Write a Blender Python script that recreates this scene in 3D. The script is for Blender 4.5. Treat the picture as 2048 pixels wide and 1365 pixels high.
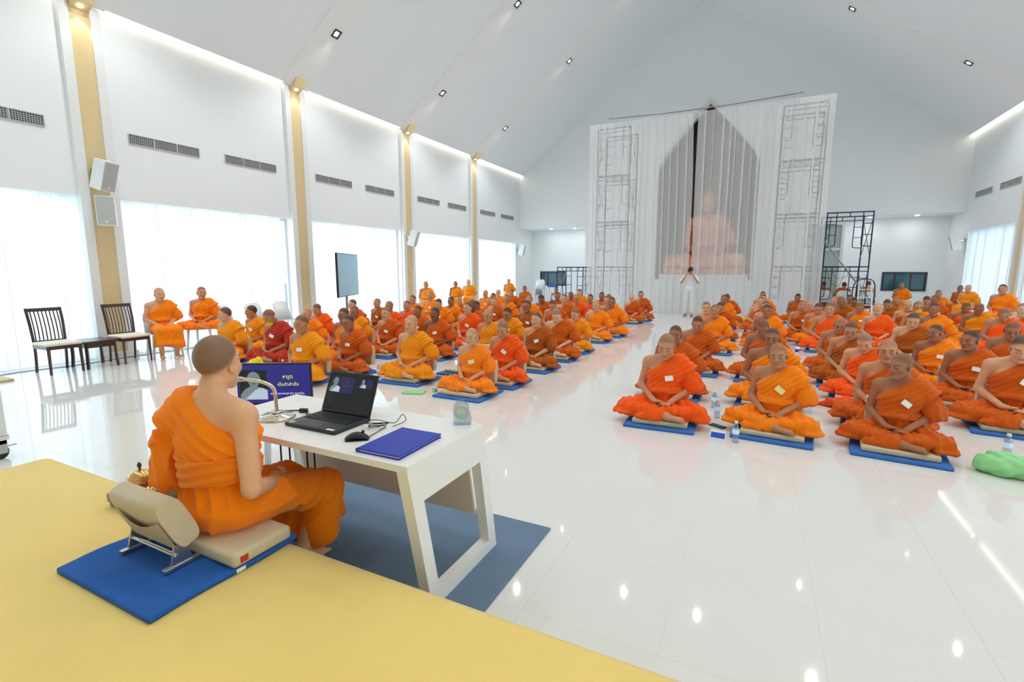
import bpy, bmesh, math, random
import numpy as np
from mathutils import Vector, Matrix, Euler

for o in list(bpy.data.objects):
    bpy.data.objects.remove(o)
C = bpy.context.scene.collection
scene = bpy.context.scene
R_ = math.radians
PI = math.pi
rng = random.Random(7)

# ------------------------------------------------------------------ camera
cam = bpy.data.cameras.new('camera')
cam.lens = 981.0 / 2048 * 36
cam.sensor_width = 36
cam.sensor_fit = 'HORIZONTAL'
cam.clip_start = 0.05
cam_o = bpy.data.objects.new('camera', cam)
C.objects.link(cam_o)
cam_o.location = (0, 0, 1.6)
cam_o.rotation_euler = (R_(90 - 8.317), 0, R_(26.41))
scene.camera = cam_o

# ------------------------------------------------------------------ world, light, exposure
XL, XR, YB, YF = -10.5, 6.14, 22.0, -5.0      # room inner faces
ZE, XRIDGE, ZRIDGE = 5.92, -2.55, 12.0
SL = (ZRIDGE - ZE) / (XRIDGE - XL)
SR = (ZRIDGE - ZE) / (XR - XRIDGE)
BAYS = [(-3.57, 0.15), (0.73, 4.45), (5.03, 8.74), (9.32, 13.0), (13.64, 17.24), (17.88, 21.52)]
COLY = [-3.86, 0.44, 4.74, 9.03, 13.32, 17.56]
WT = 2.85
world = bpy.data.worlds.new('overcast_sky')
scene.world = world
world.use_nodes = True
bg = world.node_tree.nodes['Background']
bg.inputs[0].default_value = (0.86, 0.94, 1.0, 1)
bg.inputs[1].default_value = 1.0

def area(name, loc, rot, sx, sy, power, color=(1, 1, 1), shape='RECTANGLE', spread=180):
    l = bpy.data.lights.new(name, 'AREA')
    l.shape = shape
    l.size = sx
    l.size_y = sy
    l.energy = power
    l.color = color
    l.spread = R_(spread)
    o = bpy.data.objects.new(name, l)
    o.location = loc
    o.rotation_euler = rot
    C.objects.link(o)
    return o

for (a, b) in BAYS:      # daylight arriving at each window from outside
    area('window_daylight', (XL - 0.75, (a + b) / 2, 1.5), (0, R_(-90), 0), 2.9, b - a, 74, (0.88, 0.95, 1.0))
    area('window_daylight', (XR + 0.75, (a + b) / 2, 1.5), (0, R_(90), 0), 2.9, b - a, 30, (0.84, 0.94, 1.0))
scene.cycles.max_bounces = 10
scene.cycles.diffuse_bounces = 6
scene.cycles.transparent_max_bounces = 12
scene.view_settings.view_transform = 'Standard'
scene.view_settings.look = 'None'
scene.view_settings.gamma = 1.0
scene.view_settings.use_curve_mapping = False
scene.view_settings.exposure = 0.55

# ------------------------------------------------------------------ materials
def s2l(c):
    return tuple(((v / 255) / 12.92 if v / 255 <= 0.04045 else ((v / 255 + 0.055) / 1.055) ** 2.4) for v in c)

class N:
    """tiny helper for node maths"""
    def __init__(s, mat):
        s.m = mat
        s.t = mat.node_tree
        s.n = s.t.nodes
        s.l = s.t.links
    def new(s, typ, **kw):
        nd = s.n.new(typ)
        for k, v in kw.items():
            setattr(nd, k, v)
        return nd
    def put(s, sock, v):
        if hasattr(v, 'links') or isinstance(v, bpy.types.NodeSocket):
            s.l.new(v, sock)
        else:
            sock.default_value = v
    def m2(s, op, a, b=0.0, c=None):
        nd = s.new('ShaderNodeMath', operation=op)
        s.put(nd.inputs[0], a)
        s.put(nd.inputs[1], b)
        if c is not None:
            s.put(nd.inputs[2], c)
        return nd.outputs[0]
    def smooth(s, v, lo, hi):
        nd = s.new('ShaderNodeMapRange', interpolation_type='SMOOTHSTEP')
        s.put(nd.inputs[0], v)
        nd.inputs[1].default_value = lo
        nd.inputs[2].default_value = hi
        return nd.outputs[0]
    def mix(s, f, a, b):
        nd = s.new('ShaderNodeMix', data_type='RGBA')
        s.put(nd.inputs[0], f)
        s.put(nd.inputs[6], a)
        s.put(nd.inputs[7], b)
        return nd.outputs[2]

MATS = {}
def mat(name, rgb, rough=0.5, metal=0.0, spec=0.5, var=0.06, scale=12.0, bump=0.0, bscale=80.0, coat=0.0, emit=None, estr=1.0, trans=0.0, sheen=0.0, lin=False):
    if name in MATS:
        return MATS[name]
    m = bpy.data.materials.new(name)
    m.use_nodes = True
    h = N(m)
    b = h.n['Principled BSDF']
    col = rgb if lin else s2l(rgb)
    tc = h.new('ShaderNodeTexCoord')
    nz = h.new('ShaderNodeTexNoise')
    nz.inputs['Scale'].default_value = scale
    nz.inputs['Detail'].default_value = 3
    h.l.new(tc.outputs['Object'], nz.inputs['Vector'])
    lo = tuple(max(0, c * (1 - var)) for c in col) + (1,)
    hi = tuple(min(1, c * (1 + var)) for c in col) + (1,)
    h.l.new(h.mix(nz.outputs['Fac'], lo, hi), b.inputs['Base Color'])
    b.inputs['Roughness'].default_value = rough
    b.inputs['Metallic'].default_value = metal
    b.inputs['Specular IOR Level'].default_value = spec
    b.inputs['Coat Weight'].default_value = coat
    b.inputs['Transmission Weight'].default_value = trans
    b.inputs['Sheen Weight'].default_value = sheen
    if emit:
        b.inputs['Emission Color'].default_value = s2l(emit) + (1,)
        b.inputs['Emission Strength'].default_value = estr
    if bump:
        nb = h.new('ShaderNodeTexNoise')
        nb.inputs['Scale'].default_value = bscale
        nb.inputs['Detail'].default_value = 4
        h.l.new(tc.outputs['Object'], nb.inputs['Vector'])
        bp = h.new('ShaderNodeBump')
        bp.inputs['Strength'].default_value = bump
        bp.inputs['Distance'].default_value = 0.01
        h.l.new(nb.outputs['Fac'], bp.inputs['Height'])
        h.l.new(bp.outputs['Normal'], b.inputs['Normal'])
    MATS[name] = m
    return m

def sheer(name, rgb, transp, transl):
    m = bpy.data.materials.new(name)
    m.use_nodes = True
    h = N(m)
    h.n.remove(h.n['Principled BSDF'])
    out = h.n['Material Output']
    tr = h.new('ShaderNodeBsdfTransparent')
    tl = h.new('ShaderNodeBsdfTranslucent')
    df = h.new('ShaderNodeBsdfDiffuse')
    tc = h.new('ShaderNodeTexCoord')
    nz = h.new('ShaderNodeTexNoise')
    nz.inputs['Scale'].default_value = 60
    h.l.new(tc.outputs['Object'], nz.inputs['Vector'])
    c = s2l(rgb)
    col = h.mix(nz.outputs['Fac'], tuple(v * .96 for v in c) + (1,), c + (1,))
    h.l.new(col, tl.inputs[0])
    h.l.new(col, df.inputs[0])
    m1 = h.new('ShaderNodeMixShader')
    m1.inputs[0].default_value = transl
    h.l.new(df.outputs[0], m1.inputs[1])
    h.l.new(tl.outputs[0], m1.inputs[2])
    m2 = h.new('ShaderNodeMixShader')
    m2.inputs[0].default_value = transp
    h.l.new(m1.outputs[0], m2.inputs[1])
    h.l.new(tr.outputs[0], m2.inputs[2])
    h.l.new(m2.outputs[0], out.inputs[0])
    MATS[name] = m
    return m

def pane_mat(name, tint, refl):
    m = bpy.data.materials.new(name)
    m.use_nodes = True
    h = N(m)
    h.n.remove(h.n['Principled BSDF'])
    out = h.n['Material Output']
    tr = h.new('ShaderNodeBsdfTransparent')
    tr.inputs[0].default_value = s2l(tint) + (1,)
    gl = h.new('ShaderNodeBsdfGlossy')
    gl.inputs['Roughness'].default_value = 0.02
    mx = h.new('ShaderNodeMixShader')
    mx.inputs[0].default_value = refl
    h.l.new(tr.outputs[0], mx.inputs[1])
    h.l.new(gl.outputs[0], mx.inputs[2])
    h.l.new(mx.outputs[0], out.inputs[0])
    MATS[name] = m
    return m

def robe_mat():
    m = bpy.data.materials.new('robe_cloth')
    m.use_nodes = True
    h = N(m)
    b = h.n['Principled BSDF']
    oi = h.new('ShaderNodeObjectInfo')
    tc = h.new('ShaderNodeTexCoord')
    nz = h.new('ShaderNodeTexNoise')
    nz.inputs['Scale'].default_value = 5
    nz.inputs['Detail'].default_value = 4
    h.l.new(tc.outputs['Object'], nz.inputs['Vector'])
    hsv = h.new('ShaderNodeHueSaturation')
    h.l.new(oi.outputs['Color'], hsv.inputs['Color'])
    h.l.new(h.m2('MULTIPLY_ADD', nz.outputs['Fac'], 0.24, 0.88), hsv.inputs['Value'])
    h.l.new(hsv.outputs[0], b.inputs['Base Color'])
    b.inputs['Roughness'].default_value = 0.85
    b.inputs['Specular IOR Level'].default_value = 0.2
    b.inputs['Sheen Weight'].default_value = 0.15
    nb = h.new('ShaderNodeTexNoise')
    nb.inputs['Scale'].default_value = 26
    nb.inputs['Detail'].default_value = 4
    nb.inputs['Distortion'].default_value = 1.2
    h.l.new(tc.outputs['Object'], nb.inputs['Vector'])
    bp = h.new('ShaderNodeBump')
    bp.inputs['Strength'].default_value = 0.22
    bp.inputs['Distance'].default_value = 0.01
    h.l.new(nb.outputs['Fac'], bp.inputs['Height'])
    h.l.new(bp.outputs[0], b.inputs['Normal'])
    MATS['robe'] = m

def skin_mat():
    m = bpy.data.materials.new('skin')
    m.use_nodes = True
    h = N(m)
    b = h.n['Principled BSDF']
    oi = h.new('ShaderNodeObjectInfo')
    at = h.new('ShaderNodeAttribute', attribute_name='headco')
    sp = h.new('ShaderNodeSeparateXYZ')
    h.l.new(at.outputs['Vector'], sp.inputs[0])
    x, y, z = sp.outputs
    ax = h.m2('ABSOLUTE', x)
    nz = h.new('ShaderNodeTexNoise')
    nz.inputs['Scale'].default_value = 22
    nz.inputs['Detail'].default_value = 5
    h.l.new(at.outputs['Vector'], nz.inputs['Vector'])
    front = h.smooth(y, -0.045, -0.06)
    hsv = h.new('ShaderNodeHueSaturation')
    h.l.new(oi.outputs['Color'], hsv.inputs['Color'])
    h.l.new(h.m2('MULTIPLY_ADD', nz.outputs['Fac'], 0.2, 0.9), hsv.inputs['Value'])
    col = hsv.outputs[0]
    def darker(f, rgb, c):
        return h.mix(f, c, s2l(rgb) + (1,))
    # short hair: above a line that runs from the forehead down behind the ears
    hl = h.m2('ADD', z, h.m2('MULTIPLY', y, 0.9))
    hl = h.m2('ADD', hl, h.m2('MULTIPLY_ADD', nz.outputs['Fac'], 0.012, -0.006))
    hair = h.m2('MULTIPLY', h.smooth(hl, 0.000, 0.045), h.smooth(z, -0.075, -0.055))
    hair = h.m2('MULTIPLY', hair, h.smooth(ax, 0.088, 0.080))
    hair = h.m2('MULTIPLY', hair, h.m2('MINIMUM', h.m2('MULTIPLY', oi.outputs['Alpha'], 1.2), 0.97))
    fine = h.new('ShaderNodeTexNoise')
    fine.inputs['Scale'].default_value = 900
    h.l.new(at.outputs['Vector'], fine.inputs['Vector'])
    hair = h.m2('MULTIPLY', hair, h.m2('MULTIPLY_ADD', fine.outputs['Fac'], 0.4, 0.68))
    col = darker(hair, (26, 24, 23), col)
    # brows
    bz = h.m2('SUBTRACT', z, h.m2('MULTIPLY_ADD', h.m2('ABSOLUTE', h.m2('SUBTRACT', ax, 0.034)), -0.35, 0.031))
    brow = h.m2('MULTIPLY', h.smooth(h.m2('ABSOLUTE', bz), 0.0055, 0.0025), h.smooth(h.m2('ABSOLUTE', h.m2('SUBTRACT', ax, 0.034)), 0.022, 0.016))
    brow = h.m2('MULTIPLY', h.m2('MULTIPLY', brow, front), 0.75)
    col = darker(brow, (40, 30, 26), col)
    # lowered lids
    q = h.m2('SUBTRACT', ax, 0.031)
    ez = h.m2('SUBTRACT', z, h.m2('MULTIPLY_ADD', h.m2('MULTIPLY', q, q), 14.0, -0.0035))
    eye = h.m2('MULTIPLY', h.smooth(h.m2('ABSOLUTE', ez), 0.0032, 0.0012), h.smooth(h.m2('ABSOLUTE', q), 0.017, 0.013))
    eye = h.m2('MULTIPLY', h.m2('MULTIPLY', eye, front), 0.85)
    col = darker(eye, (30, 20, 18), col)
    # lips
    lz = h.m2('ABSOLUTE', h.m2('ADD', z, 0.063))
    lip = h.m2('MULTIPLY', h.smooth(lz, 0.010, 0.006), h.smooth(ax, 0.026, 0.018))
    lip = h.m2('MULTIPLY', h.m2('MULTIPLY', lip, front), 0.55)
    col = darker(lip, (150, 84, 74), col)
    gap = h.m2('MULTIPLY', h.smooth(lz, 0.0018, 0.0008), h.smooth(ax, 0.025, 0.02))
    col = darker(h.m2('MULTIPLY', h.m2('MULTIPLY', gap, front), 0.7), (70, 34, 30), col)
    h.l.new(col, b.inputs['Base Color'])
    b.inputs['Roughness'].default_value = 0.5
    b.inputs['Specular IOR Level'].default_value = 0.35
    b.inputs['Subsurface Weight'].default_value = 0.0
    MATS['skin'] = m
robe_mat()
skin_mat()

WALL = mat('wall_paint', (238, 243, 245), 0.7, var=0.015, scale=2, bump=0.03, bscale=160)
CEIL = mat('ceiling_paint', (240, 246, 249), 0.8, var=0.012, scale=1.5)
BAND = mat('ceiling_band_paint', (242, 244, 244), 0.8, var=0.012, scale=1.5)
TRIM = mat('trim_white', (232, 234, 234), 0.55, var=0.01)
GOLD = mat('gold_paint', (222, 200, 152), 0.5, var=0.04, scale=3)
TILE = mat('white_floor_tile', (226, 225, 222), 0.05, spec=0.55, var=0.02, scale=2.5)
GROUT = mat('floor_joint', (234, 233, 230), 0.3)
CARPET = mat('yellow_carpet', (242, 212, 122), 0.95, spec=0.1, var=0.09, scale=2.2, bump=0.25, bscale=260, sheen=0.3)
BLUE = mat('blue_mat_cloth', (62, 112, 186), 0.8, spec=0.25, var=0.16, scale=7, bump=0.5, bscale=14)
BLUED = mat('blue_mat_cloth_worn', (44, 96, 172), 0.85, spec=0.2, var=0.2, scale=9, bump=0.4, bscale=18)
RUG = mat('slate_blue_rug', (112, 134, 158), 0.95, spec=0.1, var=0.08, scale=6, bump=0.4, bscale=420)
BEIGE = mat('beige_vinyl', (206, 190, 156), 0.55, var=0.05, scale=8, bump=0.12, bscale=30)
BEIGE2 = mat('beige_vinyl_darker', (196, 178, 140), 0.6, var=0.06, scale=9, bump=0.15, bscale=24)  # slightly darker beige of the backrest pocket and folded mats
STEEL = mat('brushed_steel', (196, 192, 184), 0.28, metal=1.0, var=0.05)
CHROME = mat('satin_chrome', (214, 206, 190), 0.2, metal=1.0, var=0.03)
DESK = mat('white_laminate', (238, 236, 232), 0.28, var=0.01, scale=3)
DESKB = mat('beige_panel', (214, 200, 182), 0.5, var=0.02, scale=3)
BLACK = mat('black_plastic', (26, 27, 30), 0.4, var=0.1)
BLACKG = mat('gloss_black_plastic', (18, 19, 22), 0.12, var=0.1)
KEY = mat('key_black', (20, 22, 26), 0.5, var=0.1)
KEYB = mat('keyboard_deck', (44, 48, 52), 0.45, metal=0.3, var=0.06)
RUBBER = mat('black_cable_rubber', (20, 20, 20), 0.6)
NAVY = mat('blue_folder_cloth', (26, 52, 170), 0.55, var=0.08, scale=14, bump=0.15, bscale=200)
WOOD = mat('dark_stained_wood', (62, 32, 30), 0.3, var=0.25, scale=18, coat=0.3)
CREAM = mat('cream_upholstery', (232, 224, 204), 0.7, var=0.04, bump=0.1, bscale=120)
PLASTIC = mat('white_plastic', (232, 235, 236), 0.35, var=0.02)
SCAF = mat('navy_scaffold_paint', (36, 42, 78), 0.4, metal=0.2, var=0.15)
GALV = mat('galvanised_steel', (150, 156, 162), 0.4, metal=0.8, var=0.12)
VENTD = mat('vent_dark', (70, 74, 76), 0.7)
VENTG = mat('vent_grey_metal', (188, 190, 188), 0.5, metal=0.2)
DARKF = mat('dark_window_frame', (44, 52, 60), 0.4)
TEAL = mat('dark_teal_glass', (40, 92, 104), 0.06, spec=0.7, var=0.3, scale=1.5)
TVG = mat('television_painted_reflection', (140, 188, 210), 0.35, spec=0.5, var=0.06, scale=1.2)  # pale blue reflection of the hall painted into the dark screen's base colour
LED = mat('led_strip', (255, 246, 230), 0.5, emit=(255, 244, 222), estr=2.2)
BULB = mat('downlight_lens', (255, 255, 255), 0.5, emit=(255, 250, 240), estr=9.0)
BROWN = mat('dark_brown_niche', (86, 66, 54), 0.6, var=0.1, scale=3)
STATUE = mat('rose_gold_statue', (232, 150, 110), 0.4, metal=0.25, var=0.05, scale=4)
LENSB = mat('camera_body', (16, 16, 18), 0.35)
SHIRT = mat('white_cotton', (236, 238, 242), 0.85, var=0.02, bump=0.25, bscale=22)
TROUS = mat('offwhite_cotton', (226, 226, 224), 0.85, var=0.02, bump=0.3, bscale=18)
PAPER = mat('white_card', (242, 240, 232), 0.7, var=0.02)
PAPERY = mat('cream_card', (240, 228, 160), 0.7, var=0.02)
BOTTLE = pane_mat('clear_plastic_bottle', (222, 232, 240), 0.16)
GLASSP = pane_mat('window_glass', (240, 247, 250), 0.06)
DOORG = mat('pale_green_door_glass', (172, 190, 184), 0.1, spec=0.6, var=0.03)
SHEER = sheer('sheer_window_curtain', (246, 250, 252), 0.09, 0.66)
SHEERC = sheer('sheer_stage_curtain', (252, 253, 253), 0.5, 0.12)
GREENC = mat('green_cloth', (148, 214, 146), 0.8, var=0.12, scale=10, bump=0.4, bscale=20)
YELLOWC = mat('yellow_cloth', (250, 210, 20), 0.7, var=0.08, scale=12, bump=0.4, bscale=20)
ORANGEC = mat('orange_cloth', (250, 84, 20), 0.8, var=0.1, scale=10, bump=0.4, bscale=20)
BOWLG = mat('amber_glazed_metal', (222, 176, 110), 0.18, metal=0.7, var=0.12, scale=20)
TRAYW = mat('carved_grey_wood', (150, 142, 118), 0.6, var=0.2, scale=30)
REDV = mat('red_velvet', (150, 20, 30), 0.8, sheen=0.4)
BLUEC = mat('blue_plastic', (20, 80, 190), 0.4)
LABELR = mat('red_label', (190, 50, 40), 0.6)
CONC = mat('outdoor_paving', (190, 192, 190), 0.9, var=0.08)
SLIDE = mat('slide_blue', (34, 32, 110), 0.35, emit=(40, 40, 140), estr=0.35)
SLIDEK = mat('slide_black', (14, 20, 24), 0.35, emit=(14, 22, 26), estr=0.3)
SLIDED = mat('laptop_slide_blue', (26, 24, 80), 0.3, emit=(26, 24, 84), estr=0.3)
PGREY = mat('picture_grey_skin', (120, 138, 150), 0.4, emit=(112, 130, 142), estr=0.3)
PWHITE = mat('picture_pale_robe', (186, 202, 222), 0.4, emit=(180, 198, 220), estr=0.3)
PDARK = mat('picture_shade_grey', (52, 62, 70), 0.4, emit=(46, 56, 62), estr=0.4)
TXTY = mat('slide_text_yellow', (206, 214, 70), 0.4, emit=(206, 214, 70), estr=0.6)
TXTW = mat('slide_text_white', (220, 220, 240), 0.4, emit=(220, 220, 240), estr=0.5)
TXTD = mat('slide_text_dim', (120, 100, 70), 0.4, emit=(120, 96, 66), estr=0.3)

# ------------------------------------------------------------------ mesh helpers
def link(o, parent=None):
    C.objects.link(o)
    if parent is not None:
        o.parent = parent
    return o

def tag(o, label=None, cat=None, group=None, kind=None):
    if label: o['label'] = label
    if cat: o['category'] = cat
    if group: o['group'] = group
    if kind: o['kind'] = kind
    return o

def empty(name, loc=(0, 0, 0), rz=0.0):
    o = bpy.data.objects.new(name, None)
    o.empty_display_size = 0.1
    o.location = loc
    o.rotation_euler = (0, 0, rz)
    return link(o)

class MB:
    """collects shapes into one mesh"""
    def __init__(s):
        s.b = bmesh.new()
    def box(s, lo, hi, bev=0.0, M=None):
        x0, y0, z0 = lo
        x1, y1, z1 = hi
        vs = [s.b.verts.new(v) for v in ((x0, y0, z0), (x1, y0, z0), (x1, y1, z0), (x0, y1, z0), (x0, y0, z1), (x1, y0, z1), (x1, y1, z1), (x0, y1, z1))]
        fs = [s.b.faces.new([vs[i] for i in f]) for f in ((3, 2, 1, 0), (4, 5, 6, 7), (0, 1, 5, 4), (1, 2, 6, 5), (2, 3, 7, 6), (3, 0, 4, 7))]
        if bev:
            es = list({e for f in fs for e in f.edges})
            r = bmesh.ops.bevel(s.b, geom=es, offset=bev, segments=2, affect='EDGES', profile=0.6)
            vs = list({v for f in r['faces'] for v in f.verts} | {v for v in vs if v.is_valid})
        if M is not None:
            bmesh.ops.transform(s.b, matrix=M, verts=[v for v in vs if v.is_valid])
        return s
    def prism(s, pts, axis, a, b):
        """extrude polygon pts (2d) along axis from a to b"""
        def mk(p, t):
            if axis == 'x': return (t, p[0], p[1])
            if axis == 'y': return (p[0], t, p[1])
            return (p[0], p[1], t)
        A = [s.b.verts.new(mk(p, a)) for p in pts]
        B = [s.b.verts.new(mk(p, b)) for p in pts]
        n = len(pts)
        s.b.faces.new(A)
        s.b.faces.new(B[::-1])
        for i in range(n):
            s.b.faces.new((A[i], B[i], B[(i + 1) % n], A[(i + 1) % n]))
        return s
    def tube(s, pts, r, seg=8, close=False):
        pts = [Vector(p) for p in pts]
        n = len(pts)
        rr = r if isinstance(r, (list, tuple)) else [r] * n
        rings = []
        up = None
        for i, p in enumerate(pts):
            d = (pts[min(i + 1, n - 1)] - pts[max(i - 1, 0)])
            if d.length < 1e-9: d = Vector((0, 0, 1))
            d.normalize()
            if up is None:
                up = Vector((0, 0, 1)) if abs(d.z) < .9 else Vector((1, 0, 0))
            u = d.cross(up)
            if u.length < 1e-6: u = d.cross(Vector((1, 0, 0)))
            u.normalize()
            v = u.cross(d).normalized()
            up = v
            rings.append([s.b.verts.new(p + (u * math.cos(2 * PI * k / seg) + v * math.sin(2 * PI * k / seg)) * rr[i]) for k in range(seg)])
        for i in range(n - 1):
            for k in range(seg):
                s.b.faces.new((rings[i][k], rings[i][(k + 1) % seg], rings[i + 1][(k + 1) % seg], rings[i + 1][k]))
        s.b.faces.new(rings[0][::-1])
        s.b.faces.new(rings[-1])
        return s
    def lathe(s, prof, c=(0, 0, 0), seg=24, sx=1.0, sy=1.0):
        rings = []
        for (r, z) in prof:
            if r < 1e-6:
                rings.append([s.b.verts.new((c[0], c[1], c[2] + z))])
            else:
                rings.append([s.b.verts.new((c[0] + sx * r * math.cos(2 * PI * k / seg), c[1] + sy * r * math.sin(2 * PI * k / seg), c[2] + z)) for k in range(seg)])
        for a, b in zip(rings, rings[1:]):
            for k in range(seg):
                k2 = (k + 1) % seg
                if len(a) == 1 and len(b) == 1: continue
                if len(a) == 1: s.b.faces.new((a[0], b[k2], b[k]))
                elif len(b) == 1: s.b.faces.new((a[k], a[k2], b[0]))
                else: s.b.faces.new((a[k], a[k2], b[k2], b[k]))
        return s
    def grid(s, f, nu, nv):
        vs = [[s.b.verts.new(f(i / nu, j / nv)) for j in range(nv + 1)] for i in range(nu + 1)]
        for i in range(nu):
            for j in range(nv):
                s.b.faces.new((vs[i][j], vs[i + 1][j], vs[i + 1][j + 1], vs[i][j + 1]))
        return s
    def mesh(s, name, m, smooth=False):
        bmesh.ops.recalc_face_normals(s.b, faces=s.b.faces)
        me = bpy.data.meshes.new(name)
        s.b.to_mesh(me)
        s.b.free()
        me.materials.append(m)
        if smooth:
            me.polygons.foreach_set('use_smooth', [True] * len(me.polygons))
        return me
    def obj(s, name, m, parent=None, smooth=False):
        return link(bpy.data.objects.new(name, s.mesh(name, m, smooth)), parent)

def obj_of(name, me, parent=None, loc=None):
    o = bpy.data.objects.new(name, me)
    if loc is not None: o.location = loc
    return link(o, parent)

def struct(o):
    o['kind'] = 'structure'
    return o

def copy_tree(o, parent=None):
    c = o.copy()
    C.objects.link(c)
    c.parent = parent
    for ch in o.children:
        d = copy_tree(ch, c)
        d.matrix_parent_inverse = ch.matrix_parent_inverse.copy()
    return c

def bez(p0, p1, p2, p3, n=16):
    p0, p1, p2, p3 = map(Vector, (p0, p1, p2, p3))
    return [((1 - t) ** 3) * p0 + 3 * t * (1 - t) ** 2 * p1 + 3 * t * t * (1 - t) * p2 + t ** 3 * p3 for t in [i / n for i in range(n + 1)]]

def smooth_path(pts, n=6):
    P = [Vector(p) for p in pts]
    P = [P[0] * 2 - P[1]] + P + [P[-1] * 2 - P[-2]]
    out = []
    for i in range(1, len(P) - 2):
        for k in range(n):
            t = k / n
            a, b, c, d = P[i - 1], P[i], P[i + 1], P[i + 2]
            out.append(0.5 * ((2 * b) + (c - a) * t + (2 * a - 5 * b + 4 * c - d) * t * t + (3 * b - a - 3 * c + d) * t ** 3))
    out.append(P[-2])
    return out

# ------------------------------------------------------------------ implicit surfaces for bodies and cloth
def axis(lo, hi, coarse, fines=()):
    out = [lo]
    while out[-1] < hi:
        x = out[-1]
        st = coarse
        for (a, b, f) in fines:
            if a - 1e-9 <= x < b: st = min(st, f)
        out.append(x + st)
    return np.array(out, np.float32)

def rotm(pitch, yaw, roll):
    return np.array(Matrix.Rotation(yaw, 3, 'Z') @ Matrix.Rotation(roll, 3, 'Y') @ Matrix.Rotation(pitch, 3, 'X'), np.float32)

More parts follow.
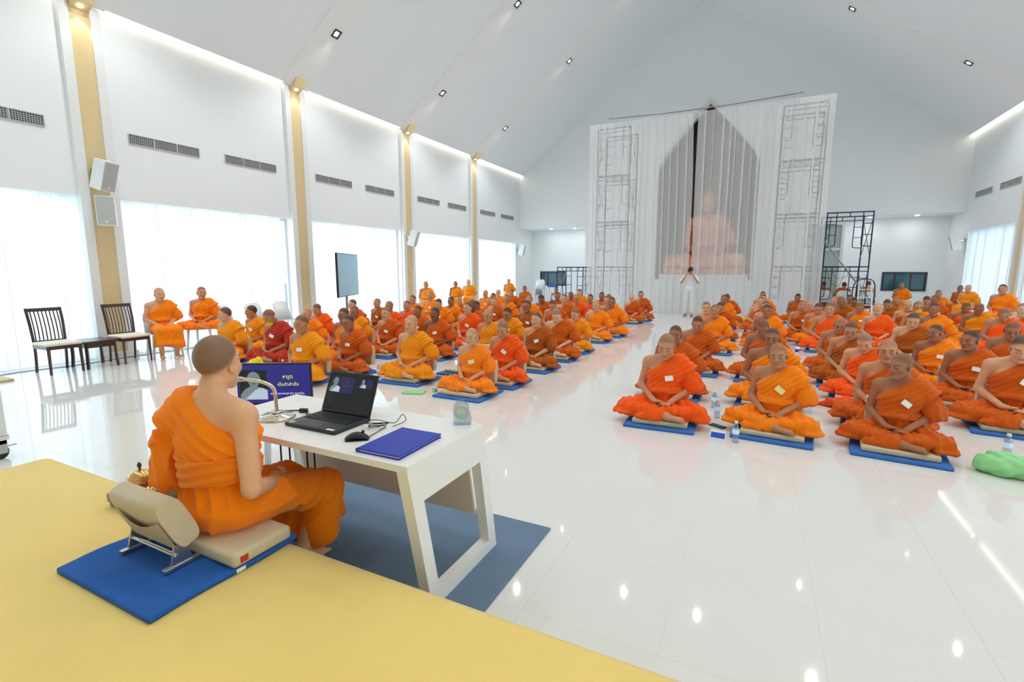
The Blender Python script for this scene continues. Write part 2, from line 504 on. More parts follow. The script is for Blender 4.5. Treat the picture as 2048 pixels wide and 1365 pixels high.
class SDF:
    def __init__(s, ax):
        s.x, s.y, s.z = ax
        s.F = np.full((len(s.x), len(s.y), len(s.z)), 0.5, np.float32)
        s.R = np.eye(3, dtype=np.float32)
        s.o = np.zeros(3, np.float32)
    def frame(s, R=None, o=(0, 0, 0)):
        s.R = np.eye(3, dtype=np.float32) if R is None else R
        s.o = np.array(o, np.float32)
    def W(s, p):
        return s.R @ np.array(p, np.float32) + s.o
    def XYZ(s):
        return s.x[:, None, None], s.y[None, :, None], s.z[None, None, :]
    def _sl(s, lo, hi):
        r = []
        for a, l, h in zip((s.x, s.y, s.z), lo, hi):
            i0 = max(int(np.searchsorted(a, l)) - 1, 0)
            i1 = min(int(np.searchsorted(a, h)) + 1, len(a))
            if i1 <= i0: return None
            r.append(slice(i0, i1))
        return tuple(r)
    def _put(s, sl, d, k, sub=False):
        a = s.F[sl]
        if sub:
            d = -d
            if k <= 0: s.F[sl] = np.maximum(a, d); return
            h = np.clip(.5 - .5 * (a - d) / k, 0, 1)
            s.F[sl] = a * (1 - h) + d * h + k * h * (1 - h)
        else:
            if k <= 0: s.F[sl] = np.minimum(a, d); return
            h = np.clip(.5 + .5 * (a - d) / k, 0, 1)
            s.F[sl] = a * (1 - h) + d * h - k * h * (1 - h)
    def cap(s, a, b, ra, rb=None, k=.02, sub=False):
        rb = ra if rb is None else rb
        a, b = s.W(a), s.W(b)
        pad = max(ra, rb) + k + .04
        sl = s._sl(np.minimum(a, b) - pad, np.maximum(a, b) + pad)
        if sl is None: return
        X, Y, Z = s.x[sl[0], None, None] - a[0], s.y[None, sl[1], None] - a[1], s.z[None, None, sl[2]] - a[2]
        d = b - a
        h = np.clip((X * d[0] + Y * d[1] + Z * d[2]) / max(float(d @ d), 1e-9), 0, 1)
        q = np.sqrt((X - d[0] * h) ** 2 + (Y - d[1] * h) ** 2 + (Z - d[2] * h) ** 2) - (ra + (rb - ra) * h)
        s._put(sl, q, k, sub)
    def path(s, pts, rs, k=.02):
        for i in range(len(pts) - 1):
            s.cap(pts[i], pts[i + 1], rs[i], rs[i + 1], k)
    def ell(s, c, r, k=.02, sub=False, R=None):
        c = s.W(c)
        sc = float(np.linalg.norm(s.R[:, 0]))
        Rm = (s.R if R is None else s.R @ R) / sc
        r = np.array(r, np.float32) * sc
        pad = float(r.max()) + k + .04
        sl = s._sl(c - pad, c + pad)
        if sl is None: return
        X, Y, Z = s.x[sl[0], None, None] - c[0], s.y[None, sl[1], None] - c[1], s.z[None, None, sl[2]] - c[2]
        q = [Rm[0, i] * X + Rm[1, i] * Y + Rm[2, i] * Z for i in range(3)]
        k0 = np.sqrt(sum((q[i] / r[i]) ** 2 for i in range(3)))
        k1 = np.sqrt(sum((q[i] / r[i] ** 2) ** 2 for i in range(3))) + 1e-6
        s._put(sl, k0 * (k0 - 1) / k1, k, sub)
    def nets(s):
        F = s.F
        F[0], F[-1], F[:, 0], F[:, -1], F[:, :, 0], F[:, :, -1] = (.5,) * 6
        ins = F < 0
        nx, ny, nz = F.shape
        cnt = np.zeros((nx - 1, ny - 1, nz - 1), np.uint8)
        for i in (0, 1):
            for j in (0, 1):
                for k in (0, 1):
                    cnt += ins[i:nx - 1 + i, j:ny - 1 + j, k:nz - 1 + k]
        act = np.argwhere((cnt > 0) & (cnt < 8))
        ind = np.full(cnt.shape, -1, np.int32)
        ind[act[:, 0], act[:, 1], act[:, 2]] = np.arange(len(act))
        offs = np.array([(i, j, k) for i in (0, 1) for j in (0, 1) for k in (0, 1)])
        cv, cp = [], []
        for of in offs:
            q = act + of
            cv.append(F[q[:, 0], q[:, 1], q[:, 2]])
            cp.append(np.stack([s.x[q[:, 0]], s.y[q[:, 1]], s.z[q[:, 2]]], 1))
        acc = np.zeros((len(act), 3), np.float32)
        num = np.zeros(len(act), np.float32)
        for a in range(8):
            for b in range(a + 1, 8):
                if np.abs(offs[a] - offs[b]).sum() != 1: continue
                va, vb = cv[a], cv[b]
                m = (va < 0) != (vb < 0)
                t = np.where(m, va / np.where(m, va - vb, 1), 0)
                p = cp[a] + (cp[b] - cp[a]) * t[:, None]
                acc += np.where(m[:, None], p, 0)
                num += m
        V = acc / num[:, None]
        quads = []
        for ax_ in range(3):
            u, v = [(1, 2), (2, 0), (0, 1)][ax_]
            sh = [slice(None)] * 3
            s0, s1 = list(sh), list(sh)
            s0[ax_], s1[ax_] = slice(0, -1), slice(1, None)
            A, B = ins[tuple(s0)], ins[tuple(s1)]
            e = np.argwhere(A != B)
            e = e[(e[:, u] > 0) & (e[:, v] > 0) & (e[:, u] < F.shape[u] - 1) & (e[:, v] < F.shape[v] - 1)]
            fl = A[e[:, 0], e[:, 1], e[:, 2]]
            def cell(du, dv):
                q = e.copy()
                q[:, u] -= du
                q[:, v] -= dv
                return ind[q[:, 0], q[:, 1], q[:, 2]]
            Q = np.stack([cell(1, 1), cell(0, 1), cell(0, 0), cell(1, 0)], 1)
            Q[~fl] = Q[~fl][:, ::-1]
            quads.append(Q)
        return V, np.concatenate(quads)

def np_mesh(name, V, Q, m):
    me = bpy.data.meshes.new(name)
    me.vertices.add(len(V))
    me.vertices.foreach_set('co', V.astype(np.float32).ravel())
    me.loops.add(Q.size)
    me.loops.foreach_set('vertex_index', Q.astype(np.int32).ravel())
    me.polygons.add(len(Q))
    me.polygons.foreach_set('loop_start', np.arange(0, Q.size, 4, dtype=np.int32))
    me.polygons.foreach_set('loop_total', np.full(len(Q), 4, np.int32))
    me.update(calc_edges=True)
    me.polygons.foreach_set('use_smooth', np.ones(len(Q), bool))
    me.materials.append(m)
    return me

def head_sdf(S, k=.016):
    """head around its own centre, face towards -y, about 0.237 tall"""
    e, c = S.ell, S.cap
    e((0, .014, .030), (.076, .093, .091), .01)
    e((0, -.030, -.030), (.060, .066, .084), .03)
    for s_ in (-1, 1):
        c((s_ * .048, .0, -.055), (s_ * .018, -.060, -.100), .022, .017, .03)     # jaw
        e((s_ * .040, -.058, -.024), (.024, .022, .022), .02)                     # cheek
    c((-.034, -.074, .024), (.034, -.074, .024), .013, .013, .02)                # brow ridge
    for s_ in (-1, 1):
        e((s_ * .031, -.099, .001), (.017, .014, .011), .014, sub=True)           # socket
        e((s_ * .031, -.0775, -.001), (.015, .0125, .011), .004)                  # lidded eye
    c((0, -.088, .018), (0, -.108, -.026), .0075, .0115, .012)                    # nose
    for s_ in (-1, 1): e((s_ * .0125, -.097, -.029), (.009, .010, .008), .007)
    c((-.017, -.0895, -.057), (.017, -.0895, -.057), .0055, .0055, .006)
    c((-.014, -.089, -.069), (.014, -.089, -.069), .0065, .0065, .006)
    e((0, -.080, -.096), (.022, .018, .017), .016)                                # chin
    for s_ in (-1, 1):
        Re = rotm(R_(-8), s_ * R_(18), 0)
        e((s_ * .079, .012, -.008), (.0085, .021, .033), .006, R=Re)
        e((s_ * .087, .006, -.004), (.006, .010, .017), .004, sub=True, R=Re)
        e((s_ * .077, .004, -.034), (.008, .010, .010), .006)

def torso_sdf(S, g, off=0.0):
    e, c = S.ell, S.cap
    o = off
    e((0, .03, .10), (.165 * g + o, .12 * g + o, .11 + o), .01)
    e((0, -.004 - .03 * (g - 1), .21), (.140 * g + o, .112 * g + o, .14 + o), .06)
    e((0, .012, .40), (.158 * (.5 + .5 * g) + o, .100 * g + o, .165 + o), .07)
    c((-.125, .012, .530), (.125, .012, .530), .062 + o, .062 + o, .05)
    for s_ in (-1, 1):
        e((s_ * .07, -.055, .440), (.075 + o, .045 + o, .055 + o), .04)
        c((s_ * .04, .018, .590), (s_ * .14, .015, .548), .045 + o, .045 + o, .03)

def hand_sdf(S, wrist, palm, fdir, up, thumb, curl=.25, k=.006):
    """palm ellipsoid plus four fingers of unequal length and a thumb leaving the side of the palm"""
    w, p = np.array(wrist, float), np.array(palm, float)
    f = np.array(fdir, float); f /= np.linalg.norm(f)
    u = np.array(up, float); u -= f * (u @ f); u /= np.linalg.norm(u)
    t = np.cross(f, u) * thumb
    R = np.stack([t, f, u], 1).astype(np.float32)
    S.cap(w, p - f * .02, .026, .024, .015)
    S.ell(p, (.040, .046, .0155), .015, R=R)
    for i, (of, ln) in enumerate(((.030, .066), (.0105, .076), (-.0095, .070), (-.029, .054))):
        a = p + f * .034 + t * of
        b = a + f * ln * .5 - u * curl * .016
        c2 = b + f * ln * .48 - u * curl * .045
        S.cap(a, b, .0095, .0085, k)
        S.cap(b, c2, .0085, .0070, .002)
    a = p - f * .018 + t * .036
    b = a + f * .034 + t * .018 + u * .008
    c2 = b + f * .030 - t * .004 + u * .004
    S.cap(a, b, .0125, .0105, k)
    S.cap(b, c2, .0105, .0085, .002)

def sstep(v, a, b):
    t = np.clip((v - a) / (b - a), 0, 1)
    return t * t * (3 - 2 * t)

def foot_sdf(S, heel, toe, side, r=.034):
    h, t = np.array(heel, float), np.array(toe, float)
    f = (t - h) / np.linalg.norm(t - h)
    sd = np.array(side, float)
    S.cap(h, h + (t - h) * .75, r, r * .78, .02)
    S.ell(h + (t - h) * .72, (.045, .045, .022), .02)
    for i in range(5):
        a = t - f * .02 + sd * (i - 2) * .017
        S.cap(a, a + f * (.032 - .005 * i), .0115 - .001 * i, .0105 - .001 * i, .003)

def crease(s):
    """soft-ridged fold profile"""
    return 1.0 - 2.0 * np.abs(np.sin(s * .5)) ** .7

PEOPLE = {}
def make_person(key, pitch=0, yaw=0, roll=0, g=1.0, legs='cross', seed=0, fine=.006, cloth=.0075, sash='in', robe=True, kz=.075, ky=-.43, hz=0.0, hy=0.0, fy=.07, fb=-.43):
    dz = fb + .43
    rs = np.random.RandomState(seed)
    Rh = rotm(R_(pitch), R_(yaw), R_(roll))
    piv = np.array((0, -.004, .602), np.float32)
    hc = piv + Rh @ np.array((0, -.024, .138), np.float32)
    HS = 1.05
    # ---------------- body
    co = .015
    zlo = -.06 if legs == 'cross' else fb - .045
    ylo = -.46 if legs == 'cross' else ky - .22
    S = SDF((axis(-.46, .46, co, [(-.13, .13, fine)]),
             axis(ylo, .22, co, [(-.31 + hy, .13, fine * 1.1)]),
             axis(zlo, .96, co, [(.10 + hz, .20 + hz, fine), (hc[2] - .16, hc[2] + .15, fine)])))
    torso_sdf(S, g)
    S.frame()
    S.cap((0, .018, .565), tuple(piv + Rh @ np.array((0, .012, .055), np.float32)), .056 * (.7 + .3 * g), .052, .03)
    if robe:
        for s_ in (-1, 1):
            sh, el, wr = (s_ * .178 * (.6 + .4 * g), .014, .525), (s_ * .232 * g, .02 - .6 * hy, .275 + hz), (s_ * .082, -.185 + hy, .165 + hz)
            S.ell(sh, (.058, .056, .062), .03)
            S.cap(sh, el, .048 * (.6 + .4 * g), .041, .03)
            S.cap(el, wr, .041, .028, .012)
        hand_sdf(S, (.085, -.185 + hy, .160 + hz), (.035, -.222 + hy, .136 + hz), (-1, -.18, -.05), (0, .25, 1), -1, .2)
        hand_sdf(S, (-.085, -.185 + hy, .168 + hz), (-.030, -.226 + hy, .166 + hz), (1, -.15, -.06), (0, .25, 1), 1, .35)
    if legs == 'cross':
        S.path([(-.10, .02, .09), (-.34, -.19, .075), (.07, -.325, .055)], [.08, .055, .04])
        S.path([(.10, .02, .09), (.34, -.19, .075), (-.06, -.26, .05)], [.08, .055, .04])
        foot_sdf(S, (.075, -.335, .045), (.235, -.352, .036), (0, .55, .6))
    else:
        for s_ in (-1, 1):
            S.path([(s_ * .09, .0, .09), (s_ * .14, ky + .01, kz - .015), (s_ * .12, ky + fy, -.35 + dz)], [.085, .058, .036])
            foot_sdf(S, (s_ * .12, ky + fy + .015, -.385 + dz), (s_ * .14, ky + fy - .135, -.40 + dz), (1, 0, 0))
    S.frame(Rh * HS, hc)
    head_sdf(S)
    S.frame()
    V, Q = S.nets()
    body = np_mesh('person_body', V, Q, MATS['skin'])
    at = body.attributes.new('headco', 'FLOAT_VECTOR', 'POINT')
    at.data.foreach_set('vector', ((V - hc) @ Rh / HS).astype(np.float32).ravel())
    out = dict(body=body, R=Rh, hc=hc)
    if robe:
        # ---------------- robe
        zl = -.05 if legs == 'cross' else -.36
        T = SDF((axis(-.54, .54, cloth), axis(ylo - .02, .24, cloth), axis(zl, .70, cloth)))
        X, Y, Z = T.XYZ()
        ph = rs.uniform(0, 6.28, 8)
        d = -.577 * (X - .052) + .817 * (Z - .600) + .05 * np.abs(Y)
        torso_sdf(T, g, .017)
        T.F = np.maximum(T.F, d)
        T.F -= .007 * np.exp(-((d + .014) / .012) ** 2) * (T.F > -.03)
        B0 = T.F.copy()
        # sleeve over the left upper arm
        T.F[:] = .5
        gs = .6 + .4 * g
        T.cap((.165 * gs, .014, .525), (.262 * g, .018, .30), .078, .098, .03)
        T.cap((.245 * g, .03, .36), (.225 * g, .055, .20), .085, .095, .04)
        T.F = np.maximum(T.F, .225 + .35 * (X - .26) - .3 * Y - Z)
        T.F -= .0085 * crease((Y + .35 * X) * 85 + 3 * np.sin(Z * 14 + ph[0])) * sstep(.52 - Z, 0, .12) * sstep(Z + .3 * Y - .35 * (X - .26), .23, .33)
        sl = T.F
        T.F = np.where(sl < B0, sl, B0)
        h = np.clip(.5 + .5 * (B0 - sl) / .025, 0, 1)
        T.F = (B0 * (1 - h) + sl * h - .025 * h * (1 - h)).astype(np.float32)
        # legs
        if legs == 'cross':
            T.path([(-.10, .02, .095), (-.345, -.19, .08), (.00, -.315, .062)], [.115 * g, .085, .070], .04)
            T.path([(.10, .02, .095), (.345, -.19, .08), (.06, -.255, .07)], [.115 * g, .085, .072], .04)
            T.ell((0, -.13, .06), (.29, .16, .085), .05)
            T.ell((0, -.10, .008), (.43, .235, .030), .03)
            T.ell((-.37, -.20, .03), (.11, .12, .04), .03)
            T.ell((.37, -.19, .03), (.11, .12, .04), .03)
            T.ell((-.10, -.335, .03), (.16, .05, .05), .03)
            T.ell((.0, -.20, .11), (.12, .10, .05), .04)
            A = np.arctan2(Y + .02, X)
            rr = np.sqrt(X * X + Y * Y)
            wl = sstep(.22 - Z, 0, .10) * sstep(rr, .10, .26)
            fold = crease(A * 17 + 4 * np.sin(rr * 10 + ph[1]) + ph[2]) + .7 * crease(A * 31 + 5 * np.sin(rr * 8 + ph[3]))
            T.F -= (.0105 * fold * wl).astype(np.float32)
            lap = crease((Y + .2 * X) * 60 + 5 * np.sin(X * 7 + ph[7])) * sstep(.25 - Z, 0, .06) * sstep(.32 - np.abs(X), 0, .12)
            T.F -= (.008 * lap).astype(np.float32)
            T.F = np.maximum(T.F, -Z + .001)
        else:
            for s_ in (-1, 1):
                T.path([(s_ * .09, .0, .095), (s_ * .135, ky, kz), (s_ * .145, ky + .6 * (fy - .07), -.25)], [.110 * g, .092, .105], .03)
            T.ell((0, -.22, .085 + .7 * (kz - .075)), (.15, .26, .085), .05)
            T.path([(0, ky + .01, kz - .015), (0, ky + .4 * (fy - .07), -.25)], [.09, .11], .05)
            T.cap((-.15, ky - .07, -.17), (.15, ky - .07, -.17), .05, .05, .06)
            wl = sstep(.15 - Z, 0, .10)
            f1 = crease(X * 62 + 4 * np.sin(Z * 9 + ph[1]) + 3 * np.sin(Y * 11 + ph[5]))
            th = np.arctan2(Z - kz - .115, Y - ky + .07)
            f2 = crease(th * 21 + 1.2 * np.sin(X * 11 + ph[2]) + 1.5 * np.sin(Y * 9 + Z * 7 + ph[4]))
            w2 = sstep(np.abs(X), .06, .16)
            T.F -= ((.009 * f1 * (1 - w2) + .008 * f2 * w2) * wl).astype(np.float32)
            T.F = np.maximum(T.F, np.where(Y > -.26, -Z + .001, -.215 - .35 * (Y - ky + .02) + .03 * np.sin(X * 9 + ph[6]) - Z))
        # pleats of the upper robe, along the slanting top edge
        wt = sstep(Z, .20, .30) * sstep(-d, .005, .03)
        pl = crease(d * 125 + 2.6 * np.sin(X * 9 + ph[4]) + 1.6 * np.sin(Y * 12 + ph[5]))
        T.F -= (.0105 * pl * wt * sstep(.34 + d, 0, .12)).astype(np.float32)
        gath = crease((X + .5 * Y) * 85 + 3 * np.sin(Z * 12 + ph[6])) * sstep(Z, .10, .16) * sstep(.36 - Z, 0, .08)
        T.F -= (.008 * gath).astype(np.float32)
        main = T.F.copy()
        # folded panel over the left shoulder
        T.F[:] = .5
        torso_sdf(T, g, .034)
        T.cap((.12, .014, .53), (.225 * gs, .016, .455), .088, .10, .04)
        d2 = .737 * (X - .262 * gs) - .676 * (Z - .475)
        fl = np.maximum(np.maximum(T.F, d + .008), d2 + .006 * np.sin(Z * 25 + ph[7]))
        fl = np.maximum(fl, .27 - Z)
        fl -= .0065 * crease(d * 130 + 2 * np.sin(X * 10 + ph[3]))
        # waist sash with knot
        T.F[:] = .5
        torso_sdf(T, g, .034 if sash == 'in' else .042)
        sw = .028 if sash == 'in' else .058
        sz = .268 if sash == 'in' else .290
        sb = np.maximum(T.F, np.abs(Z - sz + .04 * X * np.sin(ph[0])) - sw)
        sb += .004 * np.sin((Z + .1 * X) * 150 + 2 * np.sin(X * 14 + ph[1]))
        T.F = sb.astype(np.float32)
        T.ell((.03, -.140 * g - .004, sz - .002), (.036, .024, .030), .014)
        T.cap((-.09, -.125 * g, sz - .012), (.01, -.140 * g - .004, sz), .020, .024, .014)
        if sash != 'in': T.cap((.0, -.15 * g - .005, sz - .02), (-.02, -.165 * g, sz - .10), .022, .028, .015)
        sb = T.F.copy()
        if sash == 'in':
            T.F = np.minimum(np.minimum(main, fl), sb).astype(np.float32)
        else:
            T.F = np.minimum(main, fl).astype(np.float32)
        V2, Q2 = T.nets()
        out['robe'] = np_mesh('robe', V2, Q2, MATS['robe'])
        if sash != 'in':
            T.F = sb.astype(np.float32)
            V3, Q3 = T.nets()
            out['sash'] = np_mesh('sash', V3, Q3, MATS['robe'])
        # a place for a name badge on the chest
        msk = (np.abs(V2[:, 0] - .055) < .02) & (np.abs(V2[:, 2] - .40) < .02)
        out['badge'] = (.055, float(V2[msk][:, 1].min()) - .003, .40)
    PEOPLE[key] = out
    return out

# ------------------------------------------------------------------ the hall
# floor: tiles 0.625 m, joints through x=-0.9, y=1.92
TS = 0.625
floor = MB().box((XL - .2, YF - .2, -.12), (XR + .2, 24.0, -.0015)).obj('floor', GROUT)
struct(floor)
def tile_mesh():
    return MB().box((.0004, .0004, -.02), (TS - .0004, TS - .0004, 0)).mesh('floor_tile', TILE)
tm = tile_mesh()
cells = []
camv = Vector((-math.sin(R_(26.41)), math.cos(R_(26.41))))
i0 = math.floor((XL + .9) / TS)
i1 = math.ceil((XR + .9) / TS)
j0 = math.floor((YF - 1.92) / TS)
j1 = math.ceil((24.0 - 1.92) / TS)
for i in range(i0, i1):
    for j in range(j0, j1):
        x, y = -.9 + i * TS, 1.92 + j * TS
        c = Vector((x + TS / 2, y + TS / 2))
        fwd = c.dot(camv)
        side = c.x * camv.y - c.y * camv.x
        vis = fwd > 1.2 and abs(side) < fwd * 1.12 + .6 and not (y < 1.2 and -4.4 < x < 5)
        cells.append((0 if vis else 1, c.length, x, y))
cells.sort()
for (v, dd, x, y) in cells[:300]:
    obj_of('tile', tm, floor, (x, y, 0))
rest = MB()
for (v, dd, x, y) in cells[300:]:
    rest.box((x + .0004, y + .0004, -.02), (x + TS - .0004, y + TS - .0004, 0))
tag(rest.obj('tile_field', TILE, floor), kind='stuff')

def wall_side(name, x0, x1):
    m = MB()
    m.box((x0, YF, WT), (x1, 23.6, 6.6))
    ys = [YF] + [v for ab in BAYS for v in ab] + [23.6]
    for k in range(0, len(ys), 2):
        m.box((x0, ys[k], 0), (x1, ys[k + 1], WT))
    return struct(m.obj(name, WALL))
wall_side('wall_left', XL - .2, XL)
wall_side('wall_right', XR, XR + .2)

def ceil_z(x, off=0.0):
    return (ZE + SL * (x - XL) if x < XRIDGE else ZE + SR * (XR - x)) + off
# ceiling slabs stop short of the side walls so the light strip shows
cl = MB()
cl.prism([(XL + .13, ceil_z(XL + .13)), (XRIDGE, ZRIDGE), (XRIDGE, ZRIDGE + .25), (XL + .13, ceil_z(XL + .13) + .25)], 'y', YF, YB)
cl.prism([(XR - .13, ceil_z(XR - .13)), (XR - .13, ceil_z(XR - .13) + .25), (XRIDGE, ZRIDGE + .25), (XRIDGE, ZRIDGE)], 'y', YF, YB)
cl.box((XL - .2, YF, 6.45), (XL + .5, YB, 6.7))
cl.box((XR - .5, YF, 6.45), (XR + .2, YB, 6.7))
ceiling = struct(cl.obj('ceiling', CEIL))
for cy in COLY:
    b = MB()
    b.prism([(XL + .13, ceil_z(XL + .13) - .035), (XRIDGE, ZRIDGE - .035), (XRIDGE, ZRIDGE + .01), (XL + .13, ceil_z(XL + .13) + .01)], 'y', cy - .36, cy + .36)
    b.prism([(XR - .13, ceil_z(XR - .13) - .035), (XR - .13, ceil_z(XR - .13) + .01), (XRIDGE, ZRIDGE + .01), (XRIDGE, ZRIDGE - .035)], 'y', cy - .36, cy + .36)
    b.obj('ceiling_panel', BAND, ceiling)

# gable wall at the far end with the pointed niche, alcoves at both sides
NX0, NX1, NZ0, NZS, NZA = -4.03, -0.2, 1.17, 5.75, 8.15
CXL, CXR = -7.17, 2.75            # central block between the alcoves
SOF = 3.53
ncx = (NX0 + NX1) / 2
def arch_pts(n=9):
    out = []
    hw = (NX1 - NX0) / 2
    for k in range(n + 1):
        t = k / n
        x = hw * (1 - t)
        zz = NZS + (NZA - NZS) * (1 - (1 - t) ** 1.0) ** .82
        out.append((x, zz))
    return out
ap = arch_pts()
left_arch = [(ncx - a, z) for a, z in ap]          # spring -> apex, left side
right_arch = [(ncx + a, z) for a, z in ap]
wb = MB()
T_ = .3
poly = [(XL - .1, SOF), (CXL, SOF), (CXL, 0), (NX0, 0), (NX0, NZ0)] + left_arch + [(ncx, ceil_z(ncx) + .12), (XRIDGE, ZRIDGE + .12), (XL - .1, ZE + .02)]
wb.prism(poly, 'y', YB, YB + T_)
poly = [(NX1, 0), (CXR, 0), (CXR, SOF), (XR + .1, SOF), (XR + .1, ZE + .02), (ncx, ceil_z(ncx) + .12)] + right_arch[::-1] + [(NX1, NZ0)]
wb.prism(poly, 'y', YB, YB + T_)
wb.box((NX0, YB, 0), (NX1, YB + T_, NZ0))
# alcove returns, soffits and back
wb.box((CXL - .0, YB + T_, 0), (CXL + .2, 23.6, SOF))
wb.box((CXR - .2, YB + T_, 0), (CXR, 23.6, SOF))
wb.box((XL - .1, YB + T_, SOF), (CXL + .2, 23.8, SOF + .2))
wb.box((CXR - .2, YB + T_, SOF), (XR + .1, 23.8, SOF + .2))
wall_back = struct(wb.obj('wall_back', WALL))
ab = MB()
AY = 23.4
ab.box((XL - .1, AY, 0), (-10.0, AY + .2, SOF)); ab.box((-8.62, AY, 0), (CXL + .2, AY + .2, SOF))
ab.box((-10.0, AY, 0), (-8.62, AY + .2, .78)); ab.box((-10.0, AY, 1.5), (-8.62, AY + .2, SOF))
ab.box((CXR - .2, AY, 0), (4.28, AY + .2, SOF)); ab.box((5.66, AY, 0), (XR + .1, AY + .2, SOF))
ab.box((4.28, AY, 0), (5.66, AY + .2, .78)); ab.box((4.28, AY, 1.5), (5.66, AY + .2, SOF))
struct(ab.obj('wall_alcove', WALL))
nb = MB().box((NX0 - .1, YB + 2.2, 0), (NX1 + .1, YB + 2.35, NZA + .2))
nb.box((NX0 - .12, YB + T_, 0), (NX0, YB + 2.3, NZA)); nb.box((NX1, YB + T_, 0), (NX1 + .12, YB + 2.3, NZA))
nb.box((NX0 - .1, YB + T_, NZA), (NX1 + .1, YB + 2.3, NZA + .2)); nb.box((NX0 - .1, YB + T_, NZ0 - .1), (NX1 + .1, YB + 2.3, NZ0))
struct(nb.obj('wall_niche', BROWN))
# raised moulding following the pointed top
mo = MB()
for pts in (left_arch, right_arch):
    mo.tube([(x, YB - .03, z + .16) for x, z in pts], .05, 6)
struct(mo.obj('trim_1', TRIM))
struct(MB().box((XL - .2, YF - .2, 0), (XR + .2, YF, 12.4)).obj('wall_front', WALL))
struct(MB().box((-60, -40, -.5), (60, 70, -.35)).obj('ground', CONC))
struct(MB().box((XL, YF, 0), (XL + .012, AY, .0)).box((XL, 21.52, 0), (XL + .015, AY, .1)).obj('baseboard_left', TRIM))

# windows with frames, panes and sheer curtains
def curtain_mesh(w, h, pitch=.23, amp=.05, over=.02, seed=0, step=12):
    r = random.Random(seed)
    n = int(w / pitch)
    m = MB()
    prof = []
    for i in range(n * step + 1):
        s_ = i / step
        u = s_ * pitch
        a = amp * (.75 + .5 * math.sin(s_ * 1.7 + seed))
        prof.append((min(max(u + over * math.sin(4 * PI * s_) + .05 * math.sin(s_ * 2.3 + seed), 0), w), a * math.sin(2 * PI * s_) + .012 * math.sin(s_ * .9)))
    rows = [0, .12, .5, .88, 1.0]
    vs = []
    for t in rows:
        k = .55 + .45 * min(1, t * 3)
        vs.append([m.b.verts.new((p[0] + .015 * math.sin(p[0] * 5 + t * 3) * t, p[1] * k, h * (1 - t))) for p in prof])
    for a, b in zip(vs, vs[1:]):
        for i in range(len(prof) - 1):
            m.b.faces.new((a[i], a[i + 1], b[i + 1], b[i]))
    return m

wn = 0
bay_names = {1: 'behind the dark chairs', 2: 'behind the empty plastic chairs', 3: 'behind the television', 4: 'before the fourth gold column', 5: 'beside the left alcove'}
for si, (xw, sgn) in enumerate(((XL, -1), (XR, 1))):
    for bi, (a, b) in enumerate(BAYS):
        if si == 1 and bi < 3 or si == 0 and bi == 0:
            visible = False
        else:
            visible = True
        wn += 1
        xo = xw + sgn * .172
        f = MB()
        for y0, y1, z0, z1 in ((a, b, 0, .06), (a, b, WT - .06, WT), (a, a + .06, .06, WT - .06), (b - .06, b, .06, WT - .06)):
            f.box((xo - .025, y0, z0), (xo + .025, y1, z1))
        nm = 3
        for k in range(1, nm):
            yy = a + (b - a) * k / nm
            f.box((xo - .025, yy - .025, .06), (xo + .025, yy + .025, WT - .06))
        fo = struct(f.obj('window_%d' % wn, TRIM))
        for k in range(nm):
            y0, y1 = a + (b - a) * k / nm + .03, a + (b - a) * (k + 1) / nm - .03
            MB().box((xo - .004, y0, .06), (xo + .004, y1, WT - .06)).obj('pane', GLASSP, fo)
        if visible or si == 0:
            cm = curtain_mesh(b - a - .04, WT - .03, seed=wn)
            co = cm.obj('sheer_curtain', SHEER, smooth=True)
            co.location = (xw + sgn * .05, a + .02, .015)
            co.rotation_euler = (0, 0, R_(90))
            lab = ('white sheer curtain over the wall window ' + bay_names[bi]) if si == 0 and bi > 0 else ('white sheer curtain over the right wall window, bay %s' % {5: 'next to the right alcove', 4: 'before the gold column', 3: 'two columns before the alcove'}.get(bi, ''))
            if si == 0 and bi == 0:
                lab = 'white sheer curtain over the window nearest the dais back'
            tag(co, lab, 'curtain')

# wall columns: gold band between white pilasters, gold bracket and lamp on top
tn = 1
for si, (xw, sgn) in enumerate(((XL, 1), (XR, -1))):
    for cy in COLY:
        tn += 1
        c = MB()
        for y0, y1, dp in ((cy - .29, cy - .15, .10), (cy + .15, cy + .29, .10)):
            c.box((min(xw, xw + sgn * dp), y0, 0), (max(xw, xw + sgn * dp), y1, 5.98))
        c.box((min(xw, xw + sgn * .13), cy - .31, 0), (max(xw, xw + sgn * .13), cy + .31, .1))
        co = struct(c.obj('trim_%d' % tn, TRIM))
        MB().box((min(xw, xw + sgn * .06), cy - .15, .1), (max(xw, xw + sgn * .06), cy + .15, 5.95)).obj('gold_band', GOLD, co)
        br = MB()
        x0 = xw + sgn * .06
        br.prism([(x0, 5.88), (x0 + sgn * .20, 5.88 + SL * .12), (x0 + sgn * .30, 5.9 + SL * .34), (x0, 6.1)], 'y', cy - .14, cy + .14)
        bo = br.obj('gold_bracket', GOLD, co)
        MB().lathe([(0, 0), (.035, 0), (.035, .03), (0, .03)], (xw + sgn * .15, cy, 5.905), 12).obj('bracket_lamp', BULB, co)
        l = bpy.data.lights.new('bracket_spot', 'SPOT')
        l.energy = 5
        l.spot_size = R_(75)
        l.color = (1, .9, .7)
        l.shadow_soft_size = .04
        lo = bpy.data.objects.new('bracket_spot', l)
        lo.location = (xw + sgn * .17, cy, 5.84)
        lo.rotation_euler = (0, sgn * R_(6), 0)
        C.objects.link(lo)

